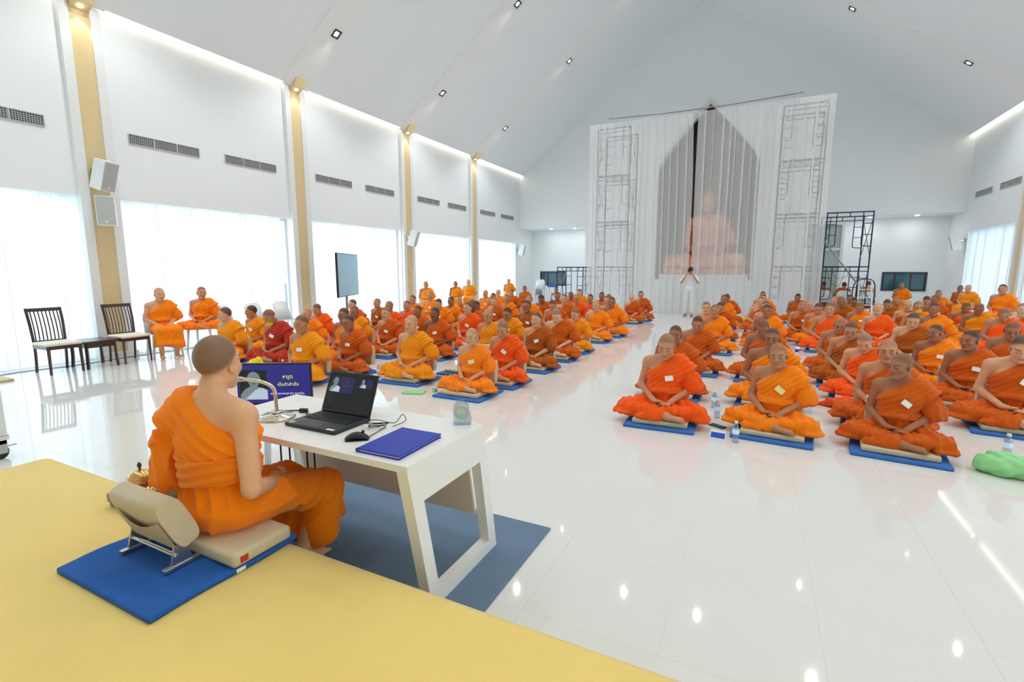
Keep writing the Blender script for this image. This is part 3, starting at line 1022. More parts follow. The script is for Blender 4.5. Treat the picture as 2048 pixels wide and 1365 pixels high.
# light strips in the gap between wall top and ceiling
for si, (xw, sgn) in enumerate(((XL, 1), (XR, -1))):
    ys = [YF] + COLY + [YB]
    for k in range(len(ys) - 1):
        s_ = MB().box((min(xw + sgn * .02, xw + sgn * .12), ys[k] + .3 if k else YF, 6.02), (max(xw + sgn * .02, xw + sgn * .12), ys[k + 1] - (.3 if k < len(ys) - 2 else 0), 6.04)).obj('light_strip', LED)
        tag(s_, 'warm LED light strip along the %s wall top, %s bay from the alcove' % ('left' if si == 0 else 'right', ['first', 'second', 'third', 'fourth', 'fifth', 'sixth', 'seventh'][len(ys) - 2 - k]), 'light strip', 'cove light strips on the %s wall' % ('left' if si == 0 else 'right'))

# ceiling downlights in the bands
dl_proto = None
def downlight(x, y, lab):
    global dl_proto
    left = x < XRIDGE
    z = ceil_z(x) - .035
    ang = -math.atan(SL) if left else math.atan(SR)
    if dl_proto is None:
        e = empty('ceiling_downlight')
        m = MB()
        for lo, hi in (((-.1, -.1, -.014), (.1, -.07, .02)), ((-.1, .07, -.014), (.1, .1, .02)), ((-.1, -.07, -.014), (-.07, .07, .02)), ((.07, -.07, -.014), (.1, .07, .02))):
            m.box(lo, hi)
        m.obj('trim_ring', BLACK, e)
        MB().lathe([(0, -.008), (.042, -.008), (.05, 0), (.05, .01), (0, .01)], (0, 0, 0), 16).obj('lens', BULB, e)
        dl_proto = e
        o = e
    else:
        o = copy_tree(dl_proto)
    o.location = (x, y, z)
    o.rotation_euler = (0, ang, 0)
    tag(o, lab, 'downlight', 'ceiling downlights')
    l = bpy.data.lights.new('downlight_beam', 'SPOT')
    l.energy = 86
    l.spot_size = R_(125)
    l.spot_blend = .6
    l.shadow_soft_size = .03
    l.color = (1, 1, 1)
    lo = bpy.data.objects.new('downlight_beam', l)
    lo.location = (x, y, z - .05)
    C.objects.link(lo)
for k, cy in enumerate(COLY[1:]):
    for j, x in enumerate((-9.07, -6.5, -3.9, -1.2, 1.9, 4.6)):
        downlight(x, cy + .12, 'square downlight in the %s ceiling band from the alcoves, %s from the %s wall' % (['fifth', 'fourth', 'third', 'second', 'first'][k], ['lowest', 'second', 'third', 'third', 'second', 'lowest'][j], 'left' if j < 3 else 'right'))
for (x, y) in ((-9.1, 22.6), (-7.9, 22.6), (3.6, 22.7), (5.0, 22.7)):     # alcove soffit lamps
    e = MB().lathe([(0, 0), (.06, 0), (.07, .01), (.07, .02), (0, .02)], (x, y, SOF - .015), 16).obj('soffit_lamp', BULB)
    tag(e, 'round recessed lamp in the %s alcove soffit, nearer the %s' % ('left' if x < 0 else 'right', 'side wall' if x in (-9.1, 5.0) else 'stage'), 'downlight', 'alcove lamps ' + ('left' if x < 0 else 'right'))
    area('soffit_light', (x, y, SOF - .05), (0, 0, 0), .12, .12, 4, (1, .97, .93))

# air vents
def vent(x, y0, y1, sgn, z0=3.90, z1=4.05):
    e = empty('air_vent', (x, (y0 + y1) / 2, (z0 + z1) / 2), 0 if sgn > 0 else PI)
    w, h = y1 - y0, z1 - z0
    MB().box((.002, -w / 2, -h / 2), (.008, w / 2, h / 2)).obj('backing', VENTD, e)
    f = MB()
    for lo, hi in (((0, -w / 2 - .015, -h / 2 - .015), (.022, w / 2 + .015, -h / 2)), ((0, -w / 2 - .015, h / 2), (.022, w / 2 + .015, h / 2 + .015)), ((0, -w / 2 - .015, -h / 2), (.022, -w / 2, h / 2)), ((0, w / 2, -h / 2), (.022, w / 2 + .015, h / 2))):
        f.box(lo, hi)
    for k in (1, 2):
        yy = -w / 2 + w * k / 3
        f.box((0, yy - .012, -h / 2), (.022, yy + .012, h / 2))
    f.obj('frame', VENTG, e)
    gsl = MB()
    for k in range(1, 5):
        zz = -h / 2 + h * k / 5
        gsl.box((.008, -w / 2, zz - .004), (.018, w / 2, zz + .004))
    for k in range(1, 37):
        yy = -w / 2 + w * k / 37
        gsl.box((.008, yy - .004, -h / 2), (.016, yy + .004, h / 2))
    gsl.obj('grille', VENTG, e)
    return e
for bi, (a, b) in enumerate(BAYS):
    for k, (p, q) in enumerate(((.3, 1.56), (2.14, 3.38))):
        v = vent(XL, a + p, a + q, 1)
        tag(v, 'grey wall air vent grille, %s of the pair in its bay, above the window' % ('first' if k == 0 else 'second') if bi == 0 else 'grey air vent grille, %s of the pair above the window %s' % ('first' if k == 0 else 'second', bay_names[bi]), 'air vent', 'left wall vents')
        if bi >= 3:
            v = vent(XR, a + p, a + q, -1)
            tag(v, 'grey air vent grille high on the right wall, %s of bay %s' % ('first' if k == 0 else 'second', ['three', 'four', 'five'][bi - 3]), 'air vent', 'right wall vents')

# dais with yellow carpet, rounded edge
DZ = .33
def dais_shape():
    m = MB()
    x0, x1, y0, y1 = -4.30, 5.4, -4.6, 1.47
    m.box((x0, y0, 0), (x1, y1, DZ), .045)
    return m
d_ = dais_shape().obj('dais', CARPET, smooth=True)
struct(d_)

# dark framed control room windows in the alcoves
def dark_window(n, x0, x1, label):
    f = MB()
    z0, z1 = .78, 1.5
    fw = .07
    y = AY - .02
    for lo, hi in (((x0, y, z0), (x1, y + .1, z0 + fw)), ((x0, y, z1 - fw), (x1, y + .1, z1)), ((x0, y, z0 + fw), (x0 + fw, y + .1, z1 - fw)), ((x1 - fw, y, z0 + fw), (x1, y + .1, z1 - fw)), ((x0 + .38, y + .01, z0 + fw), (x0 + .44, y + .09, z1 - fw)), ((x0 + .88, y + .02, z0 + fw), (x0 + .92, y + .08, z1 - fw))):
        f.box(lo, hi)
    o = struct(f.obj('window_%d' % n, DARKF))
    for a, b in ((x0 + fw, x0 + .38), (x0 + .44, x0 + .88), (x0 + .92, x1 - fw)):
        MB().box((a, y + .045, z0 + fw), (b, y + .055, z1 - fw)).obj('pane', TEAL, o)
dark_window(21, -10.0, -8.62, '')
dark_window(22, 4.28, 5.66, '')

# glazed door beside the central block
dr = MB()
for lo, hi in (((1.55, 21.86, 0), (1.63, 21.98, 3.3)), ((2.66, 21.86, 0), (2.75, 21.98, 3.3)), ((1.63, 21.86, 3.22), (2.66, 21.98, 3.3)), ((1.63, 21.87, 2.3), (2.66, 21.97, 2.38)), ((1.63, 21.86, 0), (2.66, 21.98, .08))):
    dr.box(lo, hi)
dro = struct(dr.obj('door_1', TRIM))
MB().box((1.63, 21.91, .08), (2.66, 21.93, 2.3)).obj('pane', DOORG, dro)
MB().box((1.63, 21.91, 2.38), (2.66, 21.93, 3.22)).obj('pane', DOORG, dro)

# ------------------------------------------------------------------ stage curtain, rail, statue, scaffolds
def stage_panel(x0, x1, label, seed, gap_side):
    w = x1 - x0
    h = 6.86
    r = random.Random(seed)
    m = MB()
    prof = []
    u = 0.0
    while u < w - .02:
        gap = r.uniform(.10, .26)
        if u + gap > w: gap = w - u
        y0 = r.uniform(-.03, .03)
        for k in range(4):
            prof.append((u + gap * k / 4, y0 + .025 * math.sin(PI * k / 4)))
        u += gap
        if u > w - .1: break
        fw = r.uniform(.03, .075)          # a pleat: cloth doubles back on itself
        dp = r.uniform(.03, .07)
        for (a, b) in ((.25, -.3), (.7, -.8), (1.0, -.55), (.8, .1), (.35, .6), (.12, .95), (.3, 1.1), (.8, .7)):
            prof.append((u + fw * a, y0 + dp * b))
        u += fw
    prof.append((w, 0))
    rows = [0, .02, .1, .3, .55, .8, 1.0]
    vs = []
    for t in rows:
        k = .5 + .5 * min(1, t * 6)
        row = []
        for (u, yy) in prof:
            g = 0
            if gap_side < 0: g = -.10 * max(0, 1 - t * 2.2) * (u / w) ** 6
            row.append(m.b.verts.new((x0 + u + g + .03 * math.sin(u * 3 + 4 * t + seed) * t, yy * k + .05 * math.sin(u * 1.3 + seed) * t, .012 + h * (1 - t))))
        vs.append(row)
    for a, b in zip(vs, vs[1:]):
        for i in range(len(prof) - 1):
            m.b.faces.new((a[i], a[i + 1], b[i + 1], b[i]))
    o = m.obj('stage_curtain', SHEERC, smooth=True)
    o.location = (0, 18.45, 0)
    tag(o, label, 'curtain')
stage_panel(-5.93, -2.19, 'tall white sheer stage curtain panel on the television side, hung before the statue', 3, -1)
stage_panel(-2.14, 1.79, 'tall white sheer stage curtain panel on the scaffold tower side, hung before the statue', 5, 1)
ra = MB().tube([(-5.2 + 6.1 * t, 18.40 - .02, 6.93 + .08 * (2 * t - 1) ** 2) for t in [i / 20 for i in range(21)]], .022, 8).obj('curtain_rail', GALV, smooth=True)
tag(ra, 'thin grey rail along the top of the stage curtain', 'rail')

def scaffold_frame():
    m = MB()
    w, h = 1.22, 1.70
    r = .021
    for x in (0, w): m.tube([(x, 0, 0), (x, 0, h)], r, 6)
    m.tube([(0, 0, h - .02), (w, 0, h - .02)], r, 6)
    m.tube([(0, 0, h - .16), (w, 0, h - .16)], r * .7, 6)
    m.tube([(w / 2, 0, h - .16), (w / 2, 0, h - .02)], r * .7, 6)
    for x, sx in ((0, 1), (w, -1)):
        xi = x + sx * .26
        m.tube(smooth_path([(xi, 0, h - .02), (xi, 0, h - .6), (xi, 0, h - .98), (xi - sx * .04, 0, h - 1.06), (x, 0, h - 1.08)], 4), r * .7, 6)
        for z in (h - .38, h - .72):
            m.tube([(x, 0, z), (xi, 0, z)], r * .6, 6)
    return m
sf_mesh = scaffold_frame().mesh('scaffold_frame', SCAF, True)
def scaffold(name, x, y, levels, depth, label, planks=(), brace=True, dz=1.70):
    e = empty(name, (x, y, 0))
    for k in range(levels):
        for yy in (0, depth):
            obj_of('frame', sf_mesh, e, (0, yy, k * dz))
        if brace:
            for xx in (0, 1.22):
                MB().tube([(xx, 0, k * dz + .3), (xx, depth, k * dz + 1.5)], .012, 6).obj('cross_brace', GALV, e)
                MB().tube([(xx, 0, k * dz + 1.5), (xx, depth, k * dz + .3)], .012, 6).obj('cross_brace', GALV, e)
    for z in planks:
        MB().box((.05, .05, z - .01), (1.17, .55, z + .02)).obj('plank', VENTG, e)
    tag(e, label, 'scaffold')
    return e
scaffold('scaffold_tower', -5.72, 18.85, 4, 1.2, 'four level navy scaffold tower behind the sheer curtain on the television side', (1.70, 3.4, 5.1))
st = scaffold('scaffold_tower', .42, 18.85, 4, 1.2, 'tall navy scaffold tower behind the sheer curtain, joined to the open right scaffold', (1.70, 3.4, 5.1))
sr = scaffold('scaffold', 1.88, 18.95, 2, 1.6, 'two level navy scaffold standing free to the right of the stage curtain', ())
MB().tube([(-.12, -.06, 2.62), (1.55, -.08, .35)], .026, 8).obj('diagonal_tube', GALV, sr, True)
MB().tube(smooth_path([(.85, -.02, .5), (.9, -.02, 1.15), (1.2, -.02, 1.3), (1.42, -.02, 1.15), (1.45, -.02, .5)], 5), .018, 6).obj('hoop', SCAF, sr, True)
MB().tube(smooth_path([(.1, .02, 1.68), (.25, .0, 1.2), (.5, .02, 1.1), (.62, .0, 1.66)], 6), .006, 5).tube(smooth_path([(.2, .02, 1.68), (.4, .0, 1.32), (.68, .0, 1.4), (.7, .02, 1.68)], 6), .006, 5).obj('hanging_cable', RUBBER, sr)
ls_ = scaffold('scaffold', -7.05, 18.2, 1, 1.0, 'low single level navy scaffold in front of the left alcove')
ls_.scale = (.86, 1, 1)
# white step ladder in the right scaffold
ld = empty('step_ladder', (3.05, 18.6, 0))
for x in (-.2, .2):
    MB().tube([(x, 0, 0), (x * .8, .25, 1.25)], .02, 6).obj('rail', PLASTIC, ld)
for k in range(1, 5):
    MB().box((-.19, .05 * k - .03, .24 * k), (.19, .05 * k + .05, .24 * k + .025)).obj('rung', PLASTIC, ld)
tag(ld, 'small white step ladder leaning at the right scaffold', 'ladder')

# ------------------------------------------------------------------ seat furniture
def floor_chair(parent_loc, rz, label, group, protos={}):
    if 'p' not in protos:
        e = empty('floor_chair')
        def pad(u, v): pass
        MB().box((-.27, -.36, 0), (.27, .08, .05), .016).obj('seat_pad', BEIGE, e, True)
        b = MB()
        prof = [(-.03, .0), (.035, .0), (.05, .06), (.05, .20), (.035, .28), (.005, .30), (-.025, .28), (-.035, .18), (-.035, .05)]
        b.prism([(p[0] + .20 + .25 * p[1] * .3, p[1] + .08) for p in prof], 'x', -.23, .23)
        b.obj('backrest', BEIGE, e)
        h = MB()
        for s_ in (-1, 1):
            h.tube([(s_ * .17, .02, .02), (s_ * .17, .14, .03), (s_ * .17, .21, .12)], .010, 6)
        h.obj('hinge', STEEL, e)
        protos['p'] = e
        o = e
    else:
        o = copy_tree(protos['p'])
    o.location = parent_loc
    o.rotation_euler = (0, 0, rz)
    tag(o, label, 'floor chair', group)
    return o

_mat_me = {}
def floor_mat(loc, rz, label, group, seed=0):
    k = seed % 4
    if k not in _mat_me:
        r = random.Random(k)
        m = MB()
        m.box((-.345, -.325, 0), (.345, .325, .03), .012)
        bmesh.ops.subdivide_edges(m.b, edges=[e for e in m.b.edges if e.calc_length() > .2], cuts=3, use_grid_fill=True)
        for v in m.b.verts:
            if v.co.z > .015: v.co.z += .004 * math.sin(v.co.x * 14 + k) * math.sin(v.co.y * 12 + k)
            v.co.x += .008 * math.sin(v.co.y * 9 + k)
        _mat_me[k] = m.mesh('floor_mat', BLUE, True)
    o = obj_of('floor_mat', _mat_me[k], None, loc)
    o.rotation_euler = (0, 0, rz)
    tag(o, label, 'mat', group)
    return o

# white plastic chair
pc_proto = None
def plastic_chair(x, y, rz, label, group='white plastic chairs'):
    global pc_proto
    if pc_proto is None:
        e = empty('plastic_chair')
        s_ = MB().grid(lambda u, v: (-.21 + .42 * u, -.22 + .42 * v, .435 - .012 * math.cos(PI * (u - .5)) + .01 * (v - .5) ** 2), 8, 8)
        ext = bmesh.ops.solidify(s_.b, geom=s_.b.faces[:], thickness=.014)
        s_.obj('seat', PLASTIC, e, True)
        for sx in (-1, 1):
            MB().tube([(sx * .19, -.20, .43), (sx * .225, -.235, 0)], [.026, .018], 8).obj('leg', PLASTIC, e, True)
            MB().tube([(sx * .19, .19, .43), (sx * .215, .25, 0)], [.026, .018], 8).obj('leg', PLASTIC, e, True)
        b = MB()
        n = 14
        def bp(u, z):    # back surface: curved, rounded top corners
            xx = (u - .5) * 2
            wd = .215 + .015 * math.sin(z * 4)
            return Vector((xx * wd, .19 + .16 * (z - .43) / .45 - .05 * math.cos(xx * 1.4) + .05, z))
        ztop = lambda u: .86 - .10 * abs((u - .5) * 2) ** 5
        for i in range(n):
            u0, u1 = i / n, (i + 1) / n
            slot = False
            segs = [(.43, .52), (.74, None)] if slot else [(.43, None)]
            for a, c in segs:
                q = []
                for u in (u0, u1):
                    for z in (a, c if c else ztop(u)):
                        q.append(bp(u, z))
                A, B_, D, E = [b.b.verts.new(v) for v in q]
                b.b.faces.new((A, D, E, B_))
        bmesh.ops.remove_doubles(b.b, verts=b.b.verts[:], dist=.001)
        bmesh.ops.solidify(b.b, geom=b.b.faces[:], thickness=.012)
        b.obj('backrest', PLASTIC, e, True)
        pc_proto = e
        o = e
    else:
        o = copy_tree(pc_proto)
    o.location = (x, y, 0)
    o.rotation_euler = (0, 0, rz)
    tag(o, label, 'chair', group)
    return o

# dark wood dining chair with slatted back
def wood_chair(x, y, rz, label):
    e = empty('dining_chair', (x, y, 0), rz)
    w = .21
    for sx in (-1, 1):
        MB().tube([(sx * .20, -.24, 0), (sx * .195, -.235, .44)], [.018, .024], 4).obj('leg', WOOD, e)
        MB().tube(smooth_path([(sx * .19, .26, 0), (sx * .19, .225, .25), (sx * .195, .215, .46), (sx * .205, .245, .75), (sx * .21, .305, 1.0)], 4), .02, 4).obj('leg', WOOD, e)
    a = MB()
    a.box((-.2, -.245, .385), (.2, -.225, .44)); a.box((-.2, .2, .385), (.2, .22, .44))
    a.box((-.21, -.23, .385), (-.19, .21, .44)); a.box((.19, -.23, .385), (.21, .21, .44))
    a.obj('seat_frame', WOOD, e)
    MB().box((-.225, -.265, .44), (.225, .2, .485), .02).obj('seat', CREAM, e, True)
    MB().prism([(.285, .945), (.315, .945), (.325, 1.0), (.295, 1.0)], 'x', -.215, .215).obj('top_rail', WOOD, e)
    MB().box((-.19, .205, .47), (.19, .225, .50)).obj('lower_rail', WOOD, e)
    for k in range(8):
        xx = -.165 + k * .0471
        MB().tube(smooth_path([(xx, .215, .48), (xx, .222, .62), (xx, .25, .78), (xx, .30, .955)], 4), .009, 4).obj('slat', WOOD, e)
    tag(e, label, 'chair', 'dark wood side chairs')
wood_chair(-9.76, 3.63, R_(90), 'dark wood slat back chair with cream seat, the one away from the gold column')
wood_chair(-9.78, 4.63, R_(90), 'dark wood slat back chair with cream seat, in front of the gold column')
te = empty('side_table', (-9.8, 4.12, 0))
MB().box((-.27, -.235, .42), (.27, .235, .45), .006).obj('table_top', WOOD, te)
for sx in (-1, 1):
    for sy in (-1, 1):
        MB().tube(smooth_path([(sx * .235, sy * .2, .42), (sx * .235, sy * .2, .2), (sx * .25, sy * .21, 0)], 3), .026, 4).obj('leg', WOOD, te)
ap_ = MB()
ap_.box((.225, -.2, .34), (.245, .2, .42)); ap_.box((-.245, -.2, .34), (-.225, .2, .42)); ap_.box((-.235, .19, .34), (.235, .21, .42)); ap_.box((-.235, -.21, .34), (.235, -.19, .42))
ap_.obj('apron', WOOD, te)
tag(te, 'low dark wood side table between the two slat back chairs', 'table')
cb = MB().tube(smooth_path([(-10.2, 3.04, .008), (-10.24, 3.4, .008), (-10.16, 3.9, .008), (-10.2, 4.5, .008), (-10.27, 5.1, .008), (-10.26, 5.8, .008), (-10.28, 6.7, .008)], 8), .006, 6).obj('floor_cable', RUBBER, None, True)
tag(cb, 'dark cable lying on the floor along the window wall', 'cable')
# stack of folded beige mats at the window wall
for k, (y1, z) in enumerate(((3.02, 0), (2.82, .035))):
    o = MB().box((-10.25, 2.2, z), (-9.55 - .2 * k, y1, z + .033), .008).obj('folded_mat', BEIGE2, None, True)
    tag(o, ['folded beige mat flat on the floor beside the dark chair', 'smaller folded beige mat on top of another by the window'][k], 'mat', 'beige mats by the window')
for k, yy in enumerate((6.55, 7.28, 8.0)):
    plastic_chair(-9.75, yy, R_(95), 'empty white plastic chair by the window, %s from the two seated monks' % ['first', 'second', 'third'][k], 'empty white plastic chairs by the window')

# equipment stand on casters at the dais end
ws = empty('wheeled_stand', (-5.67, 1.66, 0))
MB().box((-.03, -.03, .19), (.03, .03, 1.6), .008).obj('post', PLASTIC, ws)
MB().box((-.6, -.04, .16), (.03, .04, .21), .008).obj('foot_beam', PLASTIC, ws)
cs = MB().lathe([(0, -.018), (.045, -.018), (.058, -.012), (.058, .012), (.045, .018), (0, .018)], (0, 0, 0), 20)
co_ = cs.obj('caster_wheel', BLACK, ws, True)
co_.location = (0, -.02, .058)
co_.rotation_euler = (0, R_(90), R_(20))
MB().box((-.028, -.045, .05), (-.02, .02, .17)).box((.02, -.045, .05), (.028, .02, .17)).box((-.028, -.045, .13), (.028, .02, .17)).obj('caster_fork', VENTG, ws)
MB().box((-.02, .02, .1), (.02, .08, .112)).obj('brake_lever', STEEL, ws)
tag(ws, 'white wheeled equipment stand with black caster beside the dais corner', 'stand')

# television on a floor stand
tv = empty('television', (-9.25, 9.33, 0), math.atan2(1.45, -.8))
MB().box((-.89, -.02, .934), (.89, .03, 1.987), .01).obj('housing', BLACK, tv)
MB().box((-.87, -.024, .955), (.87, -.0195, 1.966)).obj('screen', TVG, tv)
MB().tube([(0, .06, .02), (0, .06, 1.4)], .035, 12).obj('pole', GALV, tv, True)
MB().box((-.3, -.22, 0), (.3, .28, .03), .01).obj('base', BLACK, tv)
tag(tv, 'large flat television on a pole stand by the window curtains', 'television')

# loudspeakers
def speaker(loc, rx, ry, rz, label, w=.27, d=.24, h=.5):
    e = empty('loudspeaker', loc)
    e.rotation_euler = (rx, ry, rz)
    b = MB()
    b.prism([(-w / 2, d / 2), (w / 2, d / 2), (w / 2 * .8, -d / 2), (-w / 2 * .8, -d / 2)][::-1], 'z', -h / 2, h / 2)
    b.obj('cabinet', PLASTIC, e)
    MB().box((-w / 2 + .012, d / 2, -h / 2 + .015), (w / 2 - .012, d / 2 + .012, h / 2 - .015), .004).obj('grille', VENTG, e)
    MB().box((-.02, d / 2 + .011, -h / 2 + .05), (.02, d / 2 + .015, -h / 2 + .075)).obj('badge', TRIM, e)
    MB().tube([(0, -d / 2, 0), (0, -d / 2 - .1, 0)], .025, 8).box((-.05, -d / 2 - .12, -.06), (.05, -d / 2 - .09, .06)).obj('bracket', STEEL, e)
    tag(e, label, 'speaker')
speaker((-10.18, 4.72, 3.20), R_(-18), 0, R_(-70), 'white loudspeaker tilted down, upper of two on the gold column by the dark chairs')
speaker((-10.2, 4.72, 2.60), 0, 0, R_(-125), 'white loudspeaker with pale grille, lower of two on the gold column by the dark chairs')
speaker((-10.15, 13.2, 2.6), R_(-18), 0, R_(-70), 'white loudspeaker tilted down on the third gold column')
speaker((-10.27, 21.75, 2.52), R_(-15), 0, R_(-80), 'white loudspeaker on the window wall beside the left alcove')
speaker((5.9, 21.75, 2.5), R_(-15), 0, R_(80), 'white loudspeaker on the right wall beside the right alcove')

# ------------------------------------------------------------------ desk and what stands on it
RX0, RX1 = -3.0, -1.05
rg = MB().box((RX0, 1.49, 0), (RX1, 2.655, .012), .003).obj('rug', RUG)
tag(rg, 'slate blue rug on the floor under the white desk', 'rug')
DX0, DX1, DTY0, DTY1 = -2.70, -1.265, 1.56, 2.21
de = empty('desk', (0, 0, .012))
H0 = .765
MB().box((DX0, DTY0, H0 - .032), (DX1, DTY1, H0), .002).obj('tabletop', DESK, de)
def side_frame(x0, x1):
    yf0, yf1 = DTY0, DTY1
    yb0, yb1 = 1.715, 2.345
    out = [(yf0, H0 - .032), (yb0, 0), (yb1, 0), (yf1, H0 - .032)]
    m = MB()
    def P_(y, z): return (y, z)
    beam = .165
    lw = .075
    zt = H0 - .032
    yf = lambda z: yf0 + (yb0 - yf0) * (1 - z / zt)
    yb = lambda z: yf1 + (yb1 - yf1) * (1 - z / zt)
    m.prism([(yf(zt), zt), (yf(zt - beam), zt - beam), (yb(zt - beam), zt - beam), (yb(zt), zt)], 'x', x0, x1)
    m.prism([(yf(zt - beam), zt - beam), (yf(.065), .065), (yf(.065) + lw, .065), (yf(zt - beam) + lw, zt - beam)], 'x', x0, x1)
    m.prism([(yb(zt - beam) - lw, zt - beam), (yb(.065) - lw, .065), (yb(.065), .065), (yb(zt - beam), zt - beam)], 'x', x0, x1)
    m.prism([(yf(.065), .065), (yf(0), 0), (yb(0), 0), (yb(.065), .065)], 'x', x0, x1)
    return m
side_frame(DX1 - .06, DX1 - .001).obj('side_frame', DESK, de)
side_frame(DX0 + .001, DX0 + .06).obj('side_frame', DESK, de)
MB().prism([(2.10, H0 - .032), (2.20, .24), (2.215, .24), (2.115, H0 - .032)], 'x', DX0 + .06, DX1 - .06).obj('modesty_panel', DESKB, de)
tag(de, 'white laminate desk with slanted frame legs on the slate rug', 'desk')
TZ = H0 + .012

# gooseneck microphone
mi = empty('desk_microphone', (-2.355, 1.79, TZ))
MB().lathe([(0, 0), (.095, 0), (.097, .008), (.088, .016), (.04, .022), (.032, .028), (.03, .036), (.0, .036)], (0, 0, 0), 32).obj('base', CHROME, mi, True)
MB().tube(smooth_path([(.0, 0, .03), (.0, 0, .10), (-.002, .0, .15), (-.03, -.005, .185), (-.10, -.02, .205), (-.16, -.03, .209), (-.21, -.04, .209)], 6), .010, 10).obj('gooseneck', CHROME, mi, True)
MB().tube([(-.20, -.038, .209), (-.23, -.044, .208), (-.27, -.052, .205), (-.283, -.055, .204)], [.011, .015, .015, .009], 12).obj('capsule', STEEL, mi, True)
MB().lathe([(0, 0), (.034, 0), (.034, .006), (0, .006)], (0, 0, .034), 20).obj('collar', STEEL, mi, True)
tag(mi, 'silver gooseneck microphone with round base on the desk', 'microphone')
mcab = MB().tube(smooth_path([(-2.43, 1.74, TZ + .006), (-2.47, 1.83, TZ + .006), (-2.38, 1.92, TZ + .006), (-2.29, 1.94, TZ + .01), (-2.25, 1.90, TZ + .006), (-2.20, 1.885, TZ + .006), (-2.12, 1.95, TZ + .006)], 8), .004, 6).obj('cable', RUBBER, None, True)
tag(mcab, 'black microphone cable looping round the silver base on the desk', 'cable')
MB().tube([(-2.33, 1.925, TZ + .012), (-2.29, 1.94, TZ + .012)], .014, 8).obj('plug', BLACK, mcab)
MB().tube([(-2.22, 1.888, TZ + .009), (-2.18, 1.9, TZ + .009)], .010, 8).obj('ferrite_bead', BLACK, mcab)

# laptop
lp = empty('laptop', (-2.022, 1.845, TZ), R_(0))
W_, D_ = .36, .26
MB().box((-W_ / 2, -D_ / 2, .003), (W_ / 2, D_ / 2, .02), .004).obj('base', KEYB, lp, True)
kb = empty('tmp')
bpy.data.objects.remove(kb)
deck = MB().box((-W_ / 2 + .02, -.02, .0198), (W_ / 2 - .02, D_ / 2 - .03, .0208)).obj('keyboard', KEY, lp)
km = MB().box((-.0078, -.0075, 0), (.0078, .0075, .0022), .001).mesh('keycap', KEY)
km2 = MB().box((-.045, -.0075, 0), (.045, .0075, .0022), .001).mesh('space_key', KEY)
for r_ in range(6):
    for c_ in range(16):
        if r_ == 0 and 5 <= c_ <= 9: continue
        obj_of('keycap', km, deck, (-.150 + c_ * .020, -.008 + r_ * .0185, .0208))
obj_of('space_key', km2, deck, (-.008, -.008, .0208))
MB().box((-.055, -.115, .0196), (.05, -.035, .0205)).obj('touchpad', KEYB, lp)
MB().box((.11, -.122, .0196), (.16, -.105, .0204)).obj('sticker', PAPER, lp)
MB().box((-.165, -.12, .0196), (-.135, -.09, .0204)).obj('sticker', VENTG, lp)
lid = MB().box((-W_ / 2, -.006, 0), (W_ / 2, .004, .235), .004).obj('lid', BLACK, lp, True)
lid.location = (0, D_ / 2 - .006, .02)
lid.rotation_euler = (R_(-22), 0, 0)
MB().box((-W_ / 2 + .008, -.0075, .012), (W_ / 2 - .008, -.0058, .226)).obj('display', BLACKG, lid)
MB().box((-.008, -.0085, .2285), (.008, -.006, .2325)).obj('webcam', LABELR, lid)

def bust(parent, x, z, s_, y, full=True):
    """flat portrait print: dark ground, grey head, pale cloth (a generic stand-in figure)"""
    k = [0]
    def poly(name, pts, m):
        k[0] += 1
        mb = MB()
        mb.b.faces.new([mb.b.verts.new((x + px * s_, y - .0004 * k[0], z + pz * s_)) for px, pz in pts])
        return mb.obj(name, m, parent)
    def ellp(cx, cz, rx, rz, n=20):
        return [(cx + rx * math.cos(2 * PI * i / n), cz + rz * math.sin(2 * PI * i / n)) for i in range(n)]
    poly('portrait_ground', [(-.5, 0), (.5, 0), (.5, 1.12), (-.5, 1.12)], SLIDEK)
    poly('portrait_shoulders', [(-.5, 0), (.5, 0), (.5, .34), (.3, .44), (.12, .5), (-.14, .5), (-.34, .38), (-.48, .2)], PGREY)
    poly('portrait_robe', [(-.36, 0), (.5, 0), (.5, .36), (.3, .45), (.14, .44), (-.1, .22)], PWHITE)
    poly('portrait_neck', [(-.13, .38), (.14, .38), (.15, .6), (-.13, .6)], PGREY)
    poly('portrait_head', ellp(.02, .80, .235, .27), PGREY)
    poly('portrait_jaw', ellp(.02, .66, .19, .18), PGREY)
    for sx in (-1, 1):
        poly('portrait_ear', ellp(.02 + sx * .235, .76, .035, .08, 10), PGREY)
        if full:
            poly('portrait_eye', ellp(.02 + sx * .09, .80, .06, .03, 10), PDARK)
    if full:
        poly('portrait_mouth', ellp(.02, .615, .085, .016, 10), PDARK)
        poly('portrait_nose', [(.0, .70), (.05, .70), (.03, .79)], PDARK)

def text(s_, size, loc, m, parent, name='lettering'):
    cu = bpy.data.curves.new(name, 'FONT')
    cu.body = s_
    cu.size = size
    cu.align_x = 'CENTER'
    o = bpy.data.objects.new(name, cu)
    C.objects.link(o)
    dg = bpy.context.evaluated_depsgraph_get()
    me = bpy.data.meshes.new_from_object(o.evaluated_get(dg))
    bpy.data.objects.remove(o)
    me.materials.clear()
    me.materials.append(m)
    o2 = bpy.data.objects.new(name, me)
    link(o2, parent)
    o2.location = loc
    o2.rotation_euler = (R_(90), 0, 0)
    return o2

SX = -.0079
MB().box((-.155, SX - .0004, .115), (.02, SX, .205)).obj('slide', SLIDED, lid)
bust(lid, -.115, .115, .078, SX - .0006, True)
MB().box((.065, SX - .0004, .155), (.155, SX, .205)).obj('slide', SLIDED, lid)
bust(lid, .088, .155, .044, SX - .0006, False)
text('หยุด', .014, (-.03, SX - .001, .170), TXTD, lid)
text('เป็นตัวสำเร็จ', .011, (-.03, SX - .001, .152), TXTD, lid)
tag(lp, 'open dark grey laptop on the white desk', 'laptop')

